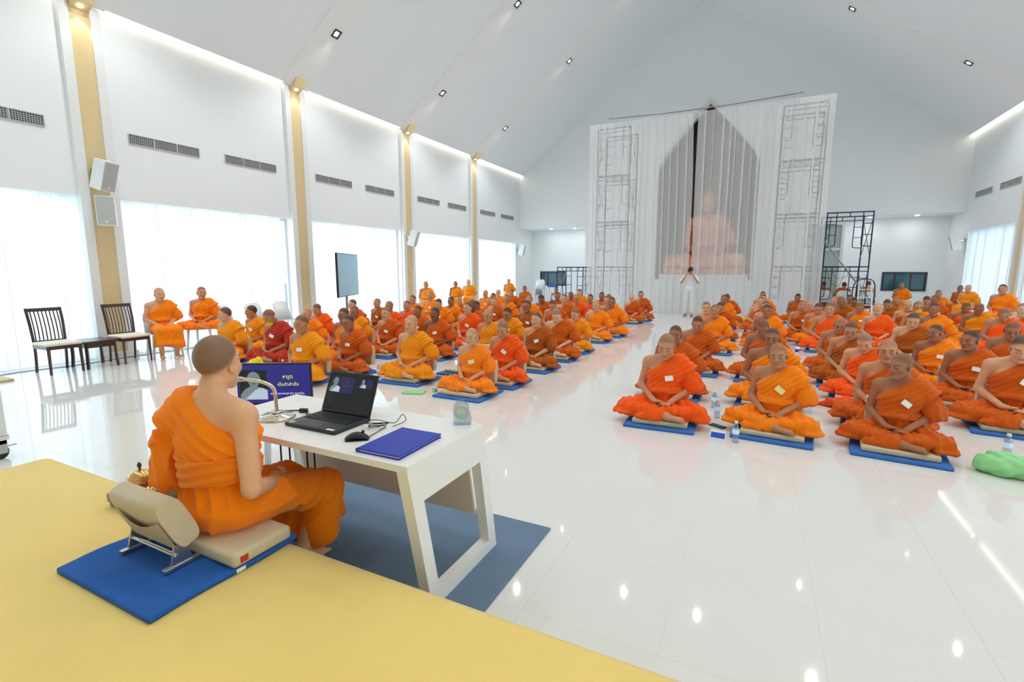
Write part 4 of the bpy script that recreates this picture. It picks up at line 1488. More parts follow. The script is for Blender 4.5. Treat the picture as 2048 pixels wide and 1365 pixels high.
# mouse with coiled cable
mo_ = empty('computer_mouse', (-1.70, 1.725, TZ), R_(-52))
MB().grid(lambda u, v: ((v - .5) * .064 * (1 - .35 * (2 * u - 1) ** 4), (u - .5) * .115, .003 + .036 * math.sin(PI * min(max(u * .92 + .06, 0), 1)) ** .7 * math.sin(PI * (v * .9 + .05)) ** .6), 16, 12).obj('shell', BLACKG, mo_, True)
MB().box((-.03, -.055, 0), (.03, .055, .006), .003).obj('sole', BLACK, mo_)
MB().tube([(-.004, .028, .038), (.004, .028, .038)], .008, 10).obj('scroll_wheel', BLACK, mo_)
tag(mo_, 'black computer mouse on the desk beside the laptop', 'mouse')
pts = [(-1.665, 1.77, TZ + .006)]
for k in range(26):
    a = k * .95
    pts.append((-1.735 + .045 * math.cos(a) + .02 * math.sin(k * .7), 1.90 + .03 * math.sin(a * 1.1), TZ + .006 + .0012 * k))
pts += [(-1.69, 1.99, TZ + .01), (-1.71, 2.08, TZ + .03), (-1.64, 2.02, TZ + .02), (-1.66, 1.94, TZ + .008)]
mc = MB().tube(smooth_path(pts, 4), .0022, 5).obj('cable', RUBBER, None, True)
tag(mc, 'thin black mouse cable coiled beside the laptop', 'cable')

# blue folder
fo = empty('folder', (-1.466, 1.765, TZ), R_(1))
MB().box((-.12, -.165, 0), (.12, .165, .006), .002).obj('back_cover', NAVY, fo)
MB().box((-.117, -.16, .006), (.112, .16, .012)).obj('pages', PAPER, fo)
MB().box((-.12, -.165, .012), (.12, .165, .02), .003).obj('front_cover', NAVY, fo)
MB().box((-.121, -.17, .004), (-.112, -.165, .02)).obj('ribbon', NAVY, fo)
tag(fo, 'closed royal blue folder at the corner of the desk', 'folder')

# clear tape dispenser
td = empty('tape_dispenser', (-1.375, 2.165, TZ), R_(30))
MB().prism([(-.045, 0), (.045, 0), (.05, .02), (.035, .1), (.01, .13), (-.025, .125), (-.045, .09)], 'y', -.028, .028).obj('shell', BOTTLE, td)
r_ = MB().lathe([(.022, -.01), (.042, -.01), (.042, .01), (.022, .01), (.022, -.01)], (0, 0, 0), 20).obj('tape_roll', PAPER, td, True)
r_.location = (0, 0, .065); r_.rotation_euler = (R_(90), 0, 0)
MB().box((-.012, -.0295, .04), (.006, -.0285, .07)).obj('green_mark', GREENC, td)
tag(td, 'small clear plastic tape dispenser with green mark at the desk edge', 'dispenser')

# cables under the desk
for k, (x, y) in enumerate(((-2.53, 1.94), (-2.49, 1.97), (-2.40, 2.02), (-2.36, 2.04))):
    o = MB().tube(smooth_path([(x, y, H0 - .018), (x - .01, y, .5), (x - .02, y + .01, .25), (x - .03, y + .01, .06), (x - .02, y - .06, .019), (x + .02, y - .2, .019)], 6), .0055, 6).obj('cable', RUBBER, None, True)
    tag(o, 'black cable hanging down under the white desk', 'cable', 'cables under the desk')

# monitor on a white stool
mn = empty('monitor', (-3.30, 2.51, 0), math.atan2(.28, .48))
W2 = .56
MB().box((-W2 / 2, -.01, .555), (W2 / 2, .02, .885), .004).obj('housing', BLACK, mn)
dsp = MB().box((-W2 / 2 + .009, -.0115, .573), (W2 / 2 - .009, -.009, .874)).obj('display', SLIDE, mn)
SY = -.0122
bust(dsp, -.155, .602, .205, SY, True)
text('หยุด', .044, (.105, SY - .002, .765), TXTY, dsp)
text('เป็นตัวสำเร็จ', .033, (.105, SY - .002, .708), TXTY, dsp)
text('พระมงคลเทพมุนี (สด จนฺทสโร)', .021, (.095, SY - .002, .640), TXTW, dsp)
MB().box((-.03, .012, .46), (.03, .03, .70)).obj('stand_neck', BLACK, mn)
MB().box((-.11, -.07, .452), (.11, .10, .464), .004).obj('stand_foot', BLACK, mn)
tag(mn, 'black monitor with a blue slide, facing the speaker beside the desk', 'monitor')
sl_ = empty('stool', (-3.28, 2.52, 0), R_(30))
MB().box((-.2, -.17, .42), (.2, .17, .452), .012).obj('seat', PLASTIC, sl_, True)
for sx in (-1, 1):
    for sy in (-1, 1):
        MB().tube([(sx * .15, sy * .12, .43), (sx * .19, sy * .16, 0)], [.032, .026], 8).obj('leg', PLASTIC, sl_, True)
MB().box((-.17, -.15, .36), (.17, .15, .42), .01).obj('apron', PLASTIC, sl_)
tag(sl_, 'white plastic stool carrying the monitor', 'stool')

# ------------------------------------------------------------------ dais: mat, floor chair, tray
dm = MB().box((-.345, -.315, 0), (.345, .33, .028), .012)
bmesh.ops.subdivide_edges(dm.b, edges=[e for e in dm.b.edges if e.calc_length() > .15], cuts=12, use_grid_fill=True)
for v in dm.b.verts:
    if v.co.z > .015:
        v.co.z += .005 * math.sin(v.co.x * 17 + 4 * v.co.y) * math.sin(v.co.y * 13 + 1) + .003 * math.sin(v.co.x * 41 + v.co.y * 23)
    v.co.x += .006 * math.sin(v.co.y * 11)
dmo = dm.obj('floor_mat', BLUED, None, True)
dmo.location = (-2.225, 1.165, DZ)
tag(dmo, 'wrinkled blue mat at the dais edge under the speaker', 'mat')
tg = MB().box((.34, .02, .006), (.349, .06, .022)).obj('label_tag', PAPER, dmo)
fc = empty('floor_chair', (-2.2, 1.17, DZ + .031))
MB().box((-.25, .0, 0), (.33, .285, .062), .018).obj('seat_pad', BEIGE, fc, True)
MB().box((.328, .03, .015), (.3325, .065, .042)).obj('red_tag', LABELR, fc)
bk = MB()
n = 26
ring = []
for i in range(n):
    a = 2 * PI * i / n
    ring.append((.050 * (abs(math.cos(a)) ** .45) * (1 if math.cos(a) > 0 else -1), .118 * (abs(math.sin(a)) ** .6) * (1 if math.sin(a) > 0 else -1)))
bk.prism(ring, 'x', -.175, .175)
bko = bk.obj('backrest', BEIGE, fc, False)
bko.location = (-.05, -.085, .205)
bko.rotation_euler = (R_(24), 0, 0)
bko.data.polygons.foreach_set('use_smooth', [len(p.vertices) == 4 for p in bko.data.polygons])
pk = MB().grid(lambda u, v: (-.165 + .33 * u, -.052 - .014 * math.sin(PI * u) * v - .004, -.115 + v * (.17 - .05 * math.sin(PI * u))), 16, 8)
pko = pk.obj('pocket', BEIGE2, bko, True)
for sx in (-1, 1):
    h_ = MB()
    h_.box((sx * .16 - .072, -.15, .0), (sx * .16 - .048, .03, .018), .003)
    h_.prism([(-.12, .015), (-.03, .015), (-.06, .11), (-.10, .10)], 'x', sx * .16 - .066, sx * .16 - .054)
    h_.obj('hinge', STEEL, fc)
MB().tube([(-.24, -.10, .06), (.12, -.10, .06)], .008, 8).obj('hinge_bar', STEEL, fc)
tag(fc, 'beige legless floor chair with back pocket on the blue dais mat', 'floor chair')

tr = empty('offering_tray', (-2.93, 1.385, DZ), R_(6))
tr.scale = (.8, .85, 1)
MB().box((-.17, -.12, .035), (.17, .12, .05)).obj('tray_floor', REDV, tr)
rim = MB()
for lo, hi in (((-.18, -.13, .03), (.18, -.115, .075)), ((-.18, .115, .03), (.18, .13, .075)), ((-.18, -.12, .03), (-.165, .12, .075)), ((.165, -.12, .03), (.18, .12, .075))):
    rim.box(lo, hi, .003)
rim.obj('rim', TRAYW, tr)
for sx in (-1, 1):
    for sy in (-1, 1):
        MB().box((sx * .15 - .025, sy * .1 - .02, 0), (sx * .15 + .025, sy * .1 + .02, .034), .004).obj('foot', TRAYW, tr)
tag(tr, 'carved tray with red velvet lining on the dais', 'tray')
bw = empty('lidded_bowl', (-2.99, 1.395, DZ + .05))
bw.scale = (.8, .8, 1.15)
MB().lathe([(0, .0), (.04, 0), (.05, .01), (.068, .04), (.072, .075), (.066, .075), (.06, .04), (0, .012)], (0, 0, 0), 28).obj('bowl', BOWLG, bw, True)
MB().lathe([(.078, .072), (.079, .079), (.055, .098), (.02, .108), (0, .110)], (0, 0, 0), 28).obj('lid', BOWLG, bw, True)
MB().lathe([(0, .106), (.010, .108), (.006, .116), (.014, .126), (.012, .138), (0, .148)], (0, 0, 0), 14).obj('knob', WOOD, bw, True)
MB().tube(smooth_path([(.068, 0, .06), (.1, 0, .06), (.1, 0, .03), (.064, 0, .03)], 5), .006, 6).obj('handle', BOWLG, bw, True)
tag(bw, 'amber lidded bowl with knob on the carved tray', 'bowl')
gc = MB().lathe([(0, 0), (.018, 0), (.02, .006), (.018, .012), (.034, .03), (.043, .05), (.039, .05), (.03, .033), (0, .016)], (-2.855, 1.375, DZ + .05), 24).obj('saucer_cup', BOWLG, None, True)
tag(gc, 'small pale footed cup beside the amber bowl', 'cup')

# ------------------------------------------------------------------ people
SKINS = [(216, 162, 124), (202, 144, 106), (186, 128, 92), (166, 110, 78), (226, 178, 144), (134, 88, 62)]
ROBES = {'o': ((252, 134, 10), 'bright orange'), 'r': ((250, 92, 14), 'red orange'), 'd': ((208, 92, 14), 'rust orange'),
         's': ((246, 148, 12), 'saffron'), 'b': ((178, 88, 14), 'ochre brown'), 'm': ((186, 50, 28), 'dark red'), 'y': ((255, 136, 24), 'vivid orange')}
make_person('u0', 3, 0, 0, 1.0, seed=1)
make_person('u1', 6, 0, 1, 1.22, seed=2)
make_person('u2', 8, 5, -4, 1.06, seed=3)
make_person('b0', 24, 0, 3, 1.06, seed=4)
make_person('b1', 34, -6, -4, 1.14, seed=5)
make_person('l0', 6, -38, 0, 1.02, seed=6)
make_person('r0', 4, 32, 3, 1.02, seed=7)
make_person('k0', -14, 4, 0, 1.0, seed=8)
make_person('desk', 3, 14, 0, 1.02, legs='seat', seed=11, fine=.0044, cloth=.0055, sash='out', kz=-.015, ky=-.49, hz=-.055, hy=-.05, fy=.17, fb=-.394)
for q in PEOPLE.values():
    q['top'] = max(v.co.z for v in q['body'].vertices)

def glasses_mesh():
    m = MB()
    for s_ in (-1, 1):
        ring = [(s_ * .032 + .023 * math.cos(2 * PI * k / 18), -.098 + .004 * abs(math.cos(2 * PI * k / 18)), .000 + .017 * math.sin(2 * PI * k / 18)) for k in range(19)]
        m.tube(ring, .0012, 5)
        m.tube([(s_ * .055, -.094, .003), (s_ * .076, -.06, .004), (s_ * .084, .01, .002)], .0012, 5)
    m.tube([(-.010, -.100, .002), (0, -.102, .004), (.010, -.100, .002)], .0013, 5)
    return m.mesh('eyeglasses', BLACK, True)
GLM = glasses_mesh()
MASKM = MB().grid(lambda u, v: ((u - .5) * .105, -.112 + .052 * abs(2 * u - 1) ** 2 + .010 * abs(2 * v - 1), -.105 + .085 * v), 10, 6).mesh('face_mask', YELLOWC, True)
BADGE = MB().box((-.040, -.002, -.026), (.040, .002, .026)).mesh('name_badge', PAPER)
BADGEY = MB().box((-.046, -.002, -.029), (.046, .002, .029)).mesh('name_badge', PAPERY)

def place_person(key, loc, rz, sc, robe_rgb, skin, hair, label, group=None, glasses=False, mask=False, badge=None, tilt=0.0):
    q = PEOPLE[key]
    o = obj_of('person', q['body'], None, loc)
    o.rotation_euler = (0, 0, rz)
    o.scale = (sc,) * 3
    o.color = s2l(skin) + (hair,)
    tag(o, label, 'person', group)
    r = obj_of('robe', q['robe'], o)
    r.color = s2l(robe_rgb) + (1,)
    if 'sash' in q:
        s_ = obj_of('sash', q['sash'], o)
        s_.color = s2l((246, 132, 8)) + (1,)
    Mh = Matrix.Translation(Vector([float(v) for v in q['hc']])) @ Matrix([[float(v) for v in row] for row in q['R']]).to_4x4() @ Matrix.Scale(1.05, 4)
    if glasses:
        g_ = obj_of('eyeglasses', GLM, o)
        g_.matrix_local = Mh
    if mask:
        g_ = obj_of('face_mask', MASKM, o)
        g_.matrix_local = Mh
    if badge is not None:
        bx, by, bz = q['badge']
        b_ = obj_of('name_badge', badge, o, (bx, by - .009, bz))
        b_.rotation_euler = (R_(-10), R_(12 + 30 * tilt), R_(14))
    return o

TABLE = '''-8.26 5.45 0.95 0 s 8 l|-8.65 6.23 0.92 0 s 9 l|-8.26 7.47 0.89 0 r 6 b|-8.21 8.41 0.93 0 d 8 u|-8.29 9.31 0.9 0 b 3 u|-8.3 10.71 0.92 0 o 7 u|-8.72 12.08 0.95 0 o 2 u|-8 14.17 0.93 0 o 0 u|-7.92 14.92 0.922 0 o 0 u|-8.5 18.25 0.94 0 d 10 r|-7.31 5.66 0.94 1 m 4 bm|-7.49 6.51 0.9 1 o 1 u|-7.11 7.35 0.89 1 s 3 u|-7.05 8.29 0.93 1 r 2 u|-7.24 9.13 0.89 1 r 6 u|-6.95 10.01 0.9 1 o 9 b|-7.13 10.8 0.9 1 o 10 u|-7.34 11.58 0.85 1 d 3 b|-7.1 13.05 0.9 1 r 9 u|-7.77 15.65 0.888 1 d 8 u|-5.75 4.9 0.962 2 s 5 u|-6.44 6.38 0.939 2 o 7 ug|-6.15 7.16 0.91 2 d 5 u|-6.13 8.07 0.88 2 d 7 u|-5.99 10.21 0.86 2 d 10 b|-5.99 11.09 0.907 2 d 5 u|-6.25 12.28 0.91 2 o 5 u|-5.58 5.64 0.911 3 d 9 ug|-5.22 7.38 0.92 3 d 7 u|-5.23 8.53 0.95 3 r 8 u|-5.61 9.36 0.94 3 d 3 u|-5.35 11.82 0.924 3 o 2 u|-5.35 12.73 0.91 3 d 8 b|-5.36 13.83 0.93 3 d 10 r|-5.3 14.94 0.9 3 r 3 b|-5.43 16.14 0.94 3 o 9 u|-4.43 5.69 0.95 4 s 0 u|-4.17 7.49 0.92 4 s 0 ug|-4.25 8.42 0.89 4 s 9 bg|-4.37 9.54 0.95 4 b 9 ug|-4.26 10.83 0.9 4 d 7 b|-4.4 11.9 0.981 4 d 6 u|-4.32 12.64 0.955 4 r 1 ug|-4.17 13.37 0.916 4 r 9 u|-3.85 14.11 0.893 4 s 3 u|-4.29 14.9 0.91 4 d 9 u|-3.24 5.38 0.857 5 y 1 ug|-3.16 6.12 0.892 5 r 4 b|-3.15 7.25 0.92 5 b 8 u|-3.16 8.27 0.91 5 d 5 b|-3.15 9.17 0.85 5 s 6 b|-3.2 10.69 0.92 5 o 1 u|-3.12 11.71 0.952 5 o 6 u|-3.42 12.44 0.938 5 o 7 u|-3.35 14.84 0.876 5 d 1 ug|-3.25 15.71 0.93 5 d 8 u|-0.81 5.3 0.945 6 r 3 b|-0.89 6.49 0.9 6 d 7 u|-0.8 8.13 0.89 6 d 8 b|-0.7 10.25 0.93 6 o 4 u|-0.92 11.15 0.93 6 o 6 u|-0.71 12.04 0.88 6 d 9 b|-0.78 14.59 0.92 6 o 5 u|-0.75 15.85 0.89 6 d 9 b|0.24 5.38 0.895 7 o 2 u|0.2 6.52 0.92 7 o 7 ug|0.14 7.98 0.89 7 d 4 b|0.22 10.91 0.92 7 o 10 u|0.22 12.09 0.92 7 d 7 u|0.11 14.05 0.92 7 d 6 u|0.18 15.37 0.92 7 d 8 u|0.18 17.3 0.92 7 o 9 u|1.21 5.35 0.873 8 d 3 l|1.23 6.09 0.903 8 d 2 ug|1.25 7.25 0.843 8 r 4 b|1.2 8.12 0.9 8 b 7 bg|1.18 9.05 0.88 8 d 0 bg|1.3 11.35 0.96 8 r 6 u|1.19 12.14 0.911 8 o 9 b|0.94 12.88 0.879 8 d 2 b|1.15 13.62 0.881 8 d 1 u|1.11 17.02 0.89 8 d 10 b|2.38 6.55 0.97 9 d 9 b|2.3 7.5 0.9 9 d 9 l|2.22 8.45 0.87 9 o 7 l|2.28 9.91 0.92 9 b 9 b|2.21 12.09 0.93 9 r 1 k|2.11 13.44 0.87 9 o 5 b|1.88 14.36 0.949 9 b 3 u|1.86 15.1 0.923 9 b 4 l|2.34 15.84 0.867 9 o 9 b|2.38 16.65 0.9 9 d 8 u|3.18 9.08 0.9 10 d 3 bg|3.15 12.36 0.95 10 o 9 u|3.11 13.24 0.93 10 o 4 gm|3.12 14.1 0.91 10 d 0 u|2.92 14.95 0.881 10 b 9 b|3.24 15.68 0.899 10 o 1 u|4.17 12.27 0.9 11 r 3 b|4.24 13.75 0.894 11 s 2 b|4.25 14.49 0.865 11 r 5 b|4.14 16.18 0.95 11 d 4 l|4.18 17.04 0.89 11 d 9 b|4.67 13.02 0.951 12 d 5 u|5.25 20.26 0.95 12 o 5 u'''
ORD = ['first', 'second', 'third', 'fourth', 'fifth', 'sixth', 'seventh', 'eighth', 'ninth', 'tenth', 'eleventh', 'twelfth']
count = {}
for n_, row in enumerate(TABLE.split('|')):
    x, y, z, lane, colr, hair, pose = row.split()
    x, y, z, lane, hair = float(x), float(y), float(z), int(lane), int(hair) / 10
    pl = count.setdefault(lane, 0)
    count[lane] += 1
    if lane <= 5: lab_l, side = ORD[5 - lane], 'television'
    else: lab_l, side = ORD[lane - 6], 'tower'
    where = '%s place, %s lane, %s side of aisle' % (ORD[pl], lab_l, side)
    rr = random.Random(n_ * 13 + 5)
    if 'b' in pose: key = rr.choice(['b0', 'b0', 'b1'])
    elif 'l' in pose: key = 'l0'
    elif 'r' in pose: key = 'r0'
    elif 'k' in pose: key = 'k0'
    else: key = rr.choice(['u0', 'u1', 'u2'])
    if abs(x + 4.43) < .06 and abs(y - 5.69) < .1: key = 'u1'
    if (x, y) == (.24, 5.38): key = 'u2'
    q = PEOPLE[key]
    base = .081
    sc = (z - base) / q['top']
    rz = (-.32 if x > 0 else -.12) * math.atan2(x + 2.2, y - 1.5) + rr.uniform(-.08, .08)
    skin = rr.choice(SKINS[:4] if rr.random() < .85 else SKINS)
    if hair > .95: skin = SKINS[3]
    bow = {'b': 'head bowed', 'l': 'head turned', 'r': 'head turned', 'k': 'chin raised'}.get(pose[0], 'head upright')
    lab = 'person in %s robe%s, %s; %s' % (ROBES[colr][1], ', glasses' if 'g' in pose else '', bow, where)
    if 'm' in pose: lab = 'person in %s robe, yellow mask; %s' % (ROBES[colr][1], where)
    near = math.hypot(x, y) < 6.3
    bd = (BADGEY if near and rr.random() < .7 else BADGE) if rr.random() < .62 or near else None
    place_person(key, (x, y, base), rz, sc, ROBES[colr][0], skin, .15 + .8 * hair, lab, 'seated monks', 'g' in pose, 'm' in pose, bd, rr.uniform(-1, 1))
    mrz = rz * .5 + rr.uniform(-.03, .03)
    off = Matrix.Rotation(mrz, 3, 'Z') @ Vector((0, -.10, 0))
    floor_mat((x + off.x, y + off.y, 0), mrz, 'blue mat under the person in %s' % where, 'blue mats on the tiles', n_)
    floor_chair((x, y, .0325), mrz, 'beige floor chair under the person in %s' % where, 'beige floor chairs on the mats')

# an unused place
floor_mat((-3.98, 6.42, 0), .02, 'blue mat under the empty beige floor chair', None, 2)
floor_chair((-3.98, 6.55, .0325), .05, 'empty beige floor chair among the front rows', None)

# people on plastic chairs along the walls
CH = [(-9.82, 5.2, 75, .97, 'o', 'beside the loudspeaker column', 'chair'),
      (-9.9, 6.02, 38, .96, 'o', 'legs folded, beside the empty plastic chairs', 'r0'),
      (-9.85, 13.4, 40, .90, 's', 'just past the third gold column', 'chair'),
      (-9.85, 15.2, 30, .86, 's', 'between two others by the window', 'chair'),
      (-9.85, 16.1, 30, .92, 's', 'just before the fourth gold column', 'chair'),
      (-9.85, 19.5, 30, .88, 's', 'by the last window before the left alcove', 'chair'),
      (4.4, 20.9, -15, .84, 'o', 'under the dark window of the right alcove', 'chair'),
      (5.55, 19.5, -35, .80, 'd', 'behind another by the right wall', 'chair'),
      (5.5, 18.7, -35, .84, 's', 'before another by the right wall', 'chair'),
      (5.25, 15.7, -40, .95, 'o', 'by the right wall gold column', 'chair'),
      (2.16, 20.9, 178, .86, 'd', 'back turned, first reflection stand-in by glazed door', 'chair'),  # solid figure and chair standing in for a reflection in the door glass
      (2.78, 20.95, 172, .84, 'd', 'back turned, second reflection stand-in by glazed door', 'chair'),  # added likewise in place of a second reflected figure
      (3.45, 20.8, 165, .90, 'd', 'back turned, beside the step ladder', 'chair')]
for k, (x, y, a, sc, colr, where, key) in enumerate(CH):
    rz = R_(a)
    if key == 'chair':                      # shin length so that the feet stand on the floor
        key = 'chair%d' % round(sc * 100)
        if key not in PEOPLE:
            make_person(key, 5, 8, 0, 1.04, legs='seat', seed=9, fine=.008, cloth=.010 if k == 0 else .012, fb=-.434 / sc)
            PEOPLE[key]['top'] = .9
    place_person(key, (x, y, .432), rz, sc, ROBES[colr][0], SKINS[k % 4], [.15, .6, .3, .8, .2, .2, .4, .8, .3, .8, .8, .8, .8][k], 'person in %s robe on plastic chair, %s' % (ROBES[colr][1], where), 'monks on chairs')
    off = Matrix.Rotation(rz, 3, 'Z') @ Vector((0, -.04, 0))
    plastic_chair(x + off.x, y + off.y, rz, 'white plastic chair under the person %s' % where, 'white plastic chairs in use')

# the speaker at the desk
q = PEOPLE['desk']
place_person('desk', (-2.18, 1.345, DZ + .088), R_(186), 1.025, (255, 134, 4), (228, 174, 136), .66,
             'person in bright orange robe seated at the dais edge, facing the desk')

# someone in white near the left alcove
q = PEOPLE['u0']
o = place_person('u0', (-7.95, 20.4, .0), R_(10), .95, (226, 230, 234), SKINS[2], .9, 'person in white cloth seated on the floor beside the low scaffold')

# photographer
def photographer():
    fine = .009
    S = SDF((axis(-.42, .42, .015, [(-.12, .12, fine)]), axis(-.42, .26, .015, [(-.3, .1, fine)]), axis(-.02, 1.76, .016, [(1.36, 1.7, fine)])))
    hc = np.array((0, -.035, 1.555), np.float32)
    S.ell((0, 0, 1.18), (.14, .085, .24), .02); S.ell((0, .01, .95), (.14, .10, .12), .05)
    S.cap((-.13, 0, 1.36), (.13, 0, 1.36), .055, .055, .05)
    S.cap((0, .01, 1.38), (0, -.01, 1.49), .052, .05, .03)
    for s_ in (-1, 1):
        sh, el, wr = (s_ * .18, 0, 1.35), (s_ * .27, -.13, 1.15), (s_ * .075, -.22, 1.46)
        S.path([sh, el, wr], [.05, .04, .028], .02)
        hand_sdf(S, wr, (s_ * .055, -.225, 1.52), (-s_ * .25, -.1, 1), (s_ * .9, -.3, .2), s_, .5)
        S.path([(s_ * .085, 0, .90), (s_ * .10, .0, .48), (s_ * .10, .02, .09)], [.085, .058, .042], .03)
        foot_sdf(S, (s_ * .10, .03, .04), (s_ * .12, -.17, .03), (1, 0, 0), .036)
    S.frame(rotm(R_(2), 0, 0), hc)
    head_sdf(S)
    S.frame()
    V, Q = S.nets()
    me = np_mesh('person_body', V, Q, MATS['skin'])
    at = me.attributes.new('headco', 'FLOAT_VECTOR', 'POINT')
    at.data.foreach_set('vector', (V - hc).astype(np.float32).ravel())
    o = obj_of('person', me, None, (-2.08, 18.02, 0))
    o.color = s2l((200, 150, 118)) + (1,)
    tag(o, 'standing person in white shirt and trousers, raising a camera before the stage curtain', 'person')
    T = SDF((axis(-.42, .42, .014), axis(-.3, .28, .014), axis(.70, 1.5, .014)))
    T.ell((0, 0, 1.18), (.165, .115, .27), .02); T.ell((0, .01, .93), (.17, .125, .14), .06)
    T.cap((-.13, 0, 1.355), (.13, 0, 1.355), .068, .068, .05)
    for s_ in (-1, 1): T.cap((s_ * .17, 0, 1.35), (s_ * .25, -.095, 1.20), .066, .072, .03)
    X, Y, Z = T.XYZ()
    T.F = np.maximum(T.F, .80 - Z)
    T.F = (T.F + .004 * np.sin(X * 60 + 3 * np.sin(Z * 12)) * sstep(1.2 - Z, 0, .2)).astype(np.float32)
    obj_of('shirt', np_mesh('shirt', *T.nets(), SHIRT), o)
    T = SDF((axis(-.3, .3, .014), axis(-.24, .26, .014), axis(.03, 1.05, .016)))
    T.ell((0, .01, .90), (.158, .118, .12), .02)
    for s_ in (-1, 1): T.path([(s_ * .085, 0, .88), (s_ * .105, 0, .48), (s_ * .105, .015, .09)], [.10, .085, .085], .03)
    X, Y, Z = T.XYZ()
    T.F = np.maximum(T.F, .075 - Z)
    T.F = (T.F + .004 * np.sin(Z * 50 + 4 * np.sin(X * 20))).astype(np.float32)
    obj_of('trousers', np_mesh('trousers', *T.nets(), TROUS), o)
    T = SDF((axis(-.13, .13, .008), axis(-.17, .13, .008), axis(1.46, 1.72, .008)))
    T.ell((0, -.018, 1.592), (.086, .104, .100), .01)
    T.ell((0, -.13, 1.545), (.075, .10, .085), .01, sub=True)
    X, Y, Z = T.XYZ()
    T.F = np.maximum(T.F, 1.50 - Z).astype(np.float32)
    obj_of('hair', np_mesh('hair', *T.nets(), BLACK), o)
    for s_ in (-1, 1):
        MB().box((s_ * .11 - .05, -.185, -.0), (s_ * .11 + .05, .06, .012), .005).obj('sandal', BLACK, o)
    c = empty('photo_camera', (-2.08, 17.80, 1.565))
    MB().box((-.07, -.03, -.05), (.07, .035, .045), .01).obj('body', LENSB, c)
    MB().prism([(-.03, .045), (.03, .045), (.02, .07), (-.02, .07)], 'y', -.025, .03).obj('viewfinder', LENSB, c)
    lm = MB().lathe([(0, 0), (.040, 0), (.043, .04), (.046, .09), (.044, .10), (.034, .102), (.0, .092)], (0, 0, 0), 20).obj('lens', BLACKG, c, True)
    lm.location = (0, -.03, -.003); lm.rotation_euler = (R_(90), 0, 0)
    tag(c, 'black camera with large lens held by the person in white', 'camera')
photographer()

# seated statue in the niche, behind the curtain
q = PEOPLE['u0']
bm_ = q['body'].copy(); bm_.materials.clear(); bm_.materials.append(STATUE)
rm_ = q['robe'].copy(); rm_.materials.clear(); rm_.materials.append(STATUE)
so = obj_of('statue', bm_, None, (-2.1, 23.35, 1.64))
so.scale = (3.75,) * 3
obj_of('robe', rm_, so)
hc = q['hc']
MB().lathe([(0, -.03), (.045, -.02), (.042, .005), (.026, .022), (.012, .032), (0, .036)], (float(hc[0]), float(hc[1]) + .012, float(hc[2]) + .118), 16).obj('finial', STATUE, so, True)
tag(so, 'large rose gold seated statue in the pointed niche behind the curtain', 'statue')
pd = empty('statue_pedestal', (-2.1, 23.2, NZ0))
MB().box((-1.75, -1.1, 0), (1.75, .9, .22), .03).obj('plinth', TRIM, pd)
MB().box((-1.6, -1.0, .22), (1.6, .85, .47), .06).obj('cushion', STATUE, pd)
tag(pd, 'white and rose pedestal carrying the seated statue', 'pedestal')

# ------------------------------------------------------------------ small things on the floor
bt_proto = None
def bottle(x, y, label, z=0.0):
    global bt_proto
    if bt_proto is None:
        e = empty('water_bottle')
        MB().lathe([(0, .002), (.026, .002), (.030, .008), (.031, .05), (.028, .07), (.031, .09), (.031, .13), (.026, .155), (.014, .178), (.013, .185), (0, .185)], (0, 0, 0), 18).obj('body', BOTTLE, e, True)
        MB().lathe([(.0315, .085), (.0318, .09), (.0318, .125), (.0315, .13)], (0, 0, 0), 18).obj('label_band', PWHITE, e, True)
        MB().lathe([(0, .183), (.0155, .183), (.0155, .203), (0, .203)], (0, 0, 0), 16).obj('cap', TRIM, e, True)
        bt_proto = e
        o = e
    else:
        o = copy_tree(bt_proto)
    o.location = (x, y, z)
    tag(o, label, 'bottle', 'water bottles')
bottle(-.09, 4.87, 'small clear water bottle beside the blue card in the front row')
bottle(-.36, 6.02, 'small clear water bottle behind the person in red orange at the aisle')
bottle(-.30, 5.62, 'small clear water bottle between the two front monks at the aisle')
bottle(-6.55, 5.15, 'small clear water bottle in the front row near the window')
bottle(-4.98, 5.55, 'small clear water bottle between front row monks near the desk')
bottle(.62, 9.3, 'small clear water bottle in the side lane of the tower side')
bottle(2.02, 5.52, 'small clear bottle behind the green cloth')
cd = MB().prism([(-.05, 0), (.05, 0), (0, .075)], 'x', -.07, .07).obj('tent_card', PAPER)
cd.location = (-.24, 4.93, .001); cd.rotation_euler = (0, 0, R_(-6))
MB().box((-.062, -.001, .012), (.062, .001, .066)).obj('blue_print', BLUEC, cd)
cd.children[0].location = (0, -.0515, 0); cd.children[0].rotation_euler = (R_(-33.7), 0, 0)
tag(cd, 'blue and white tent card on the floor beside the bottle', 'card')

def lump(name, caps, m, label, cat, seed=0, res=.012, amp=.006):
    r = np.random.RandomState(seed)
    P0 = np.array([c[0] for c in caps] + [c[1] for c in caps], float)
    lo, hi = P0.min(0) - .16, P0.max(0) + .16
    S = SDF(tuple(axis(float(lo[i]), float(hi[i]), res) for i in range(3)))
    for a, b, ra, rb in caps: S.cap(a, b, ra, rb, .04)
    X, Y, Z = S.XYZ()
    ph = r.uniform(0, 6, 4)
    S.F = (S.F + amp * (np.sin((X + .6 * Y) * 55 + 4 * np.sin(Z * 20 + ph[0])) + .7 * np.sin((Y - .4 * X) * 70 + 3 * np.sin(X * 18 + ph[1])))).astype(np.float32)
    S.F = np.maximum(S.F, -Z + .002).astype(np.float32)
    V, Q = S.nets()
    c0 = np.array([V[:, 0].mean(), V[:, 1].mean(), 0])
    o = obj_of(name, np_mesh(name, V - c0, Q, m), None, tuple(float(v) for v in c0))
    tag(o, label, cat)
    return o
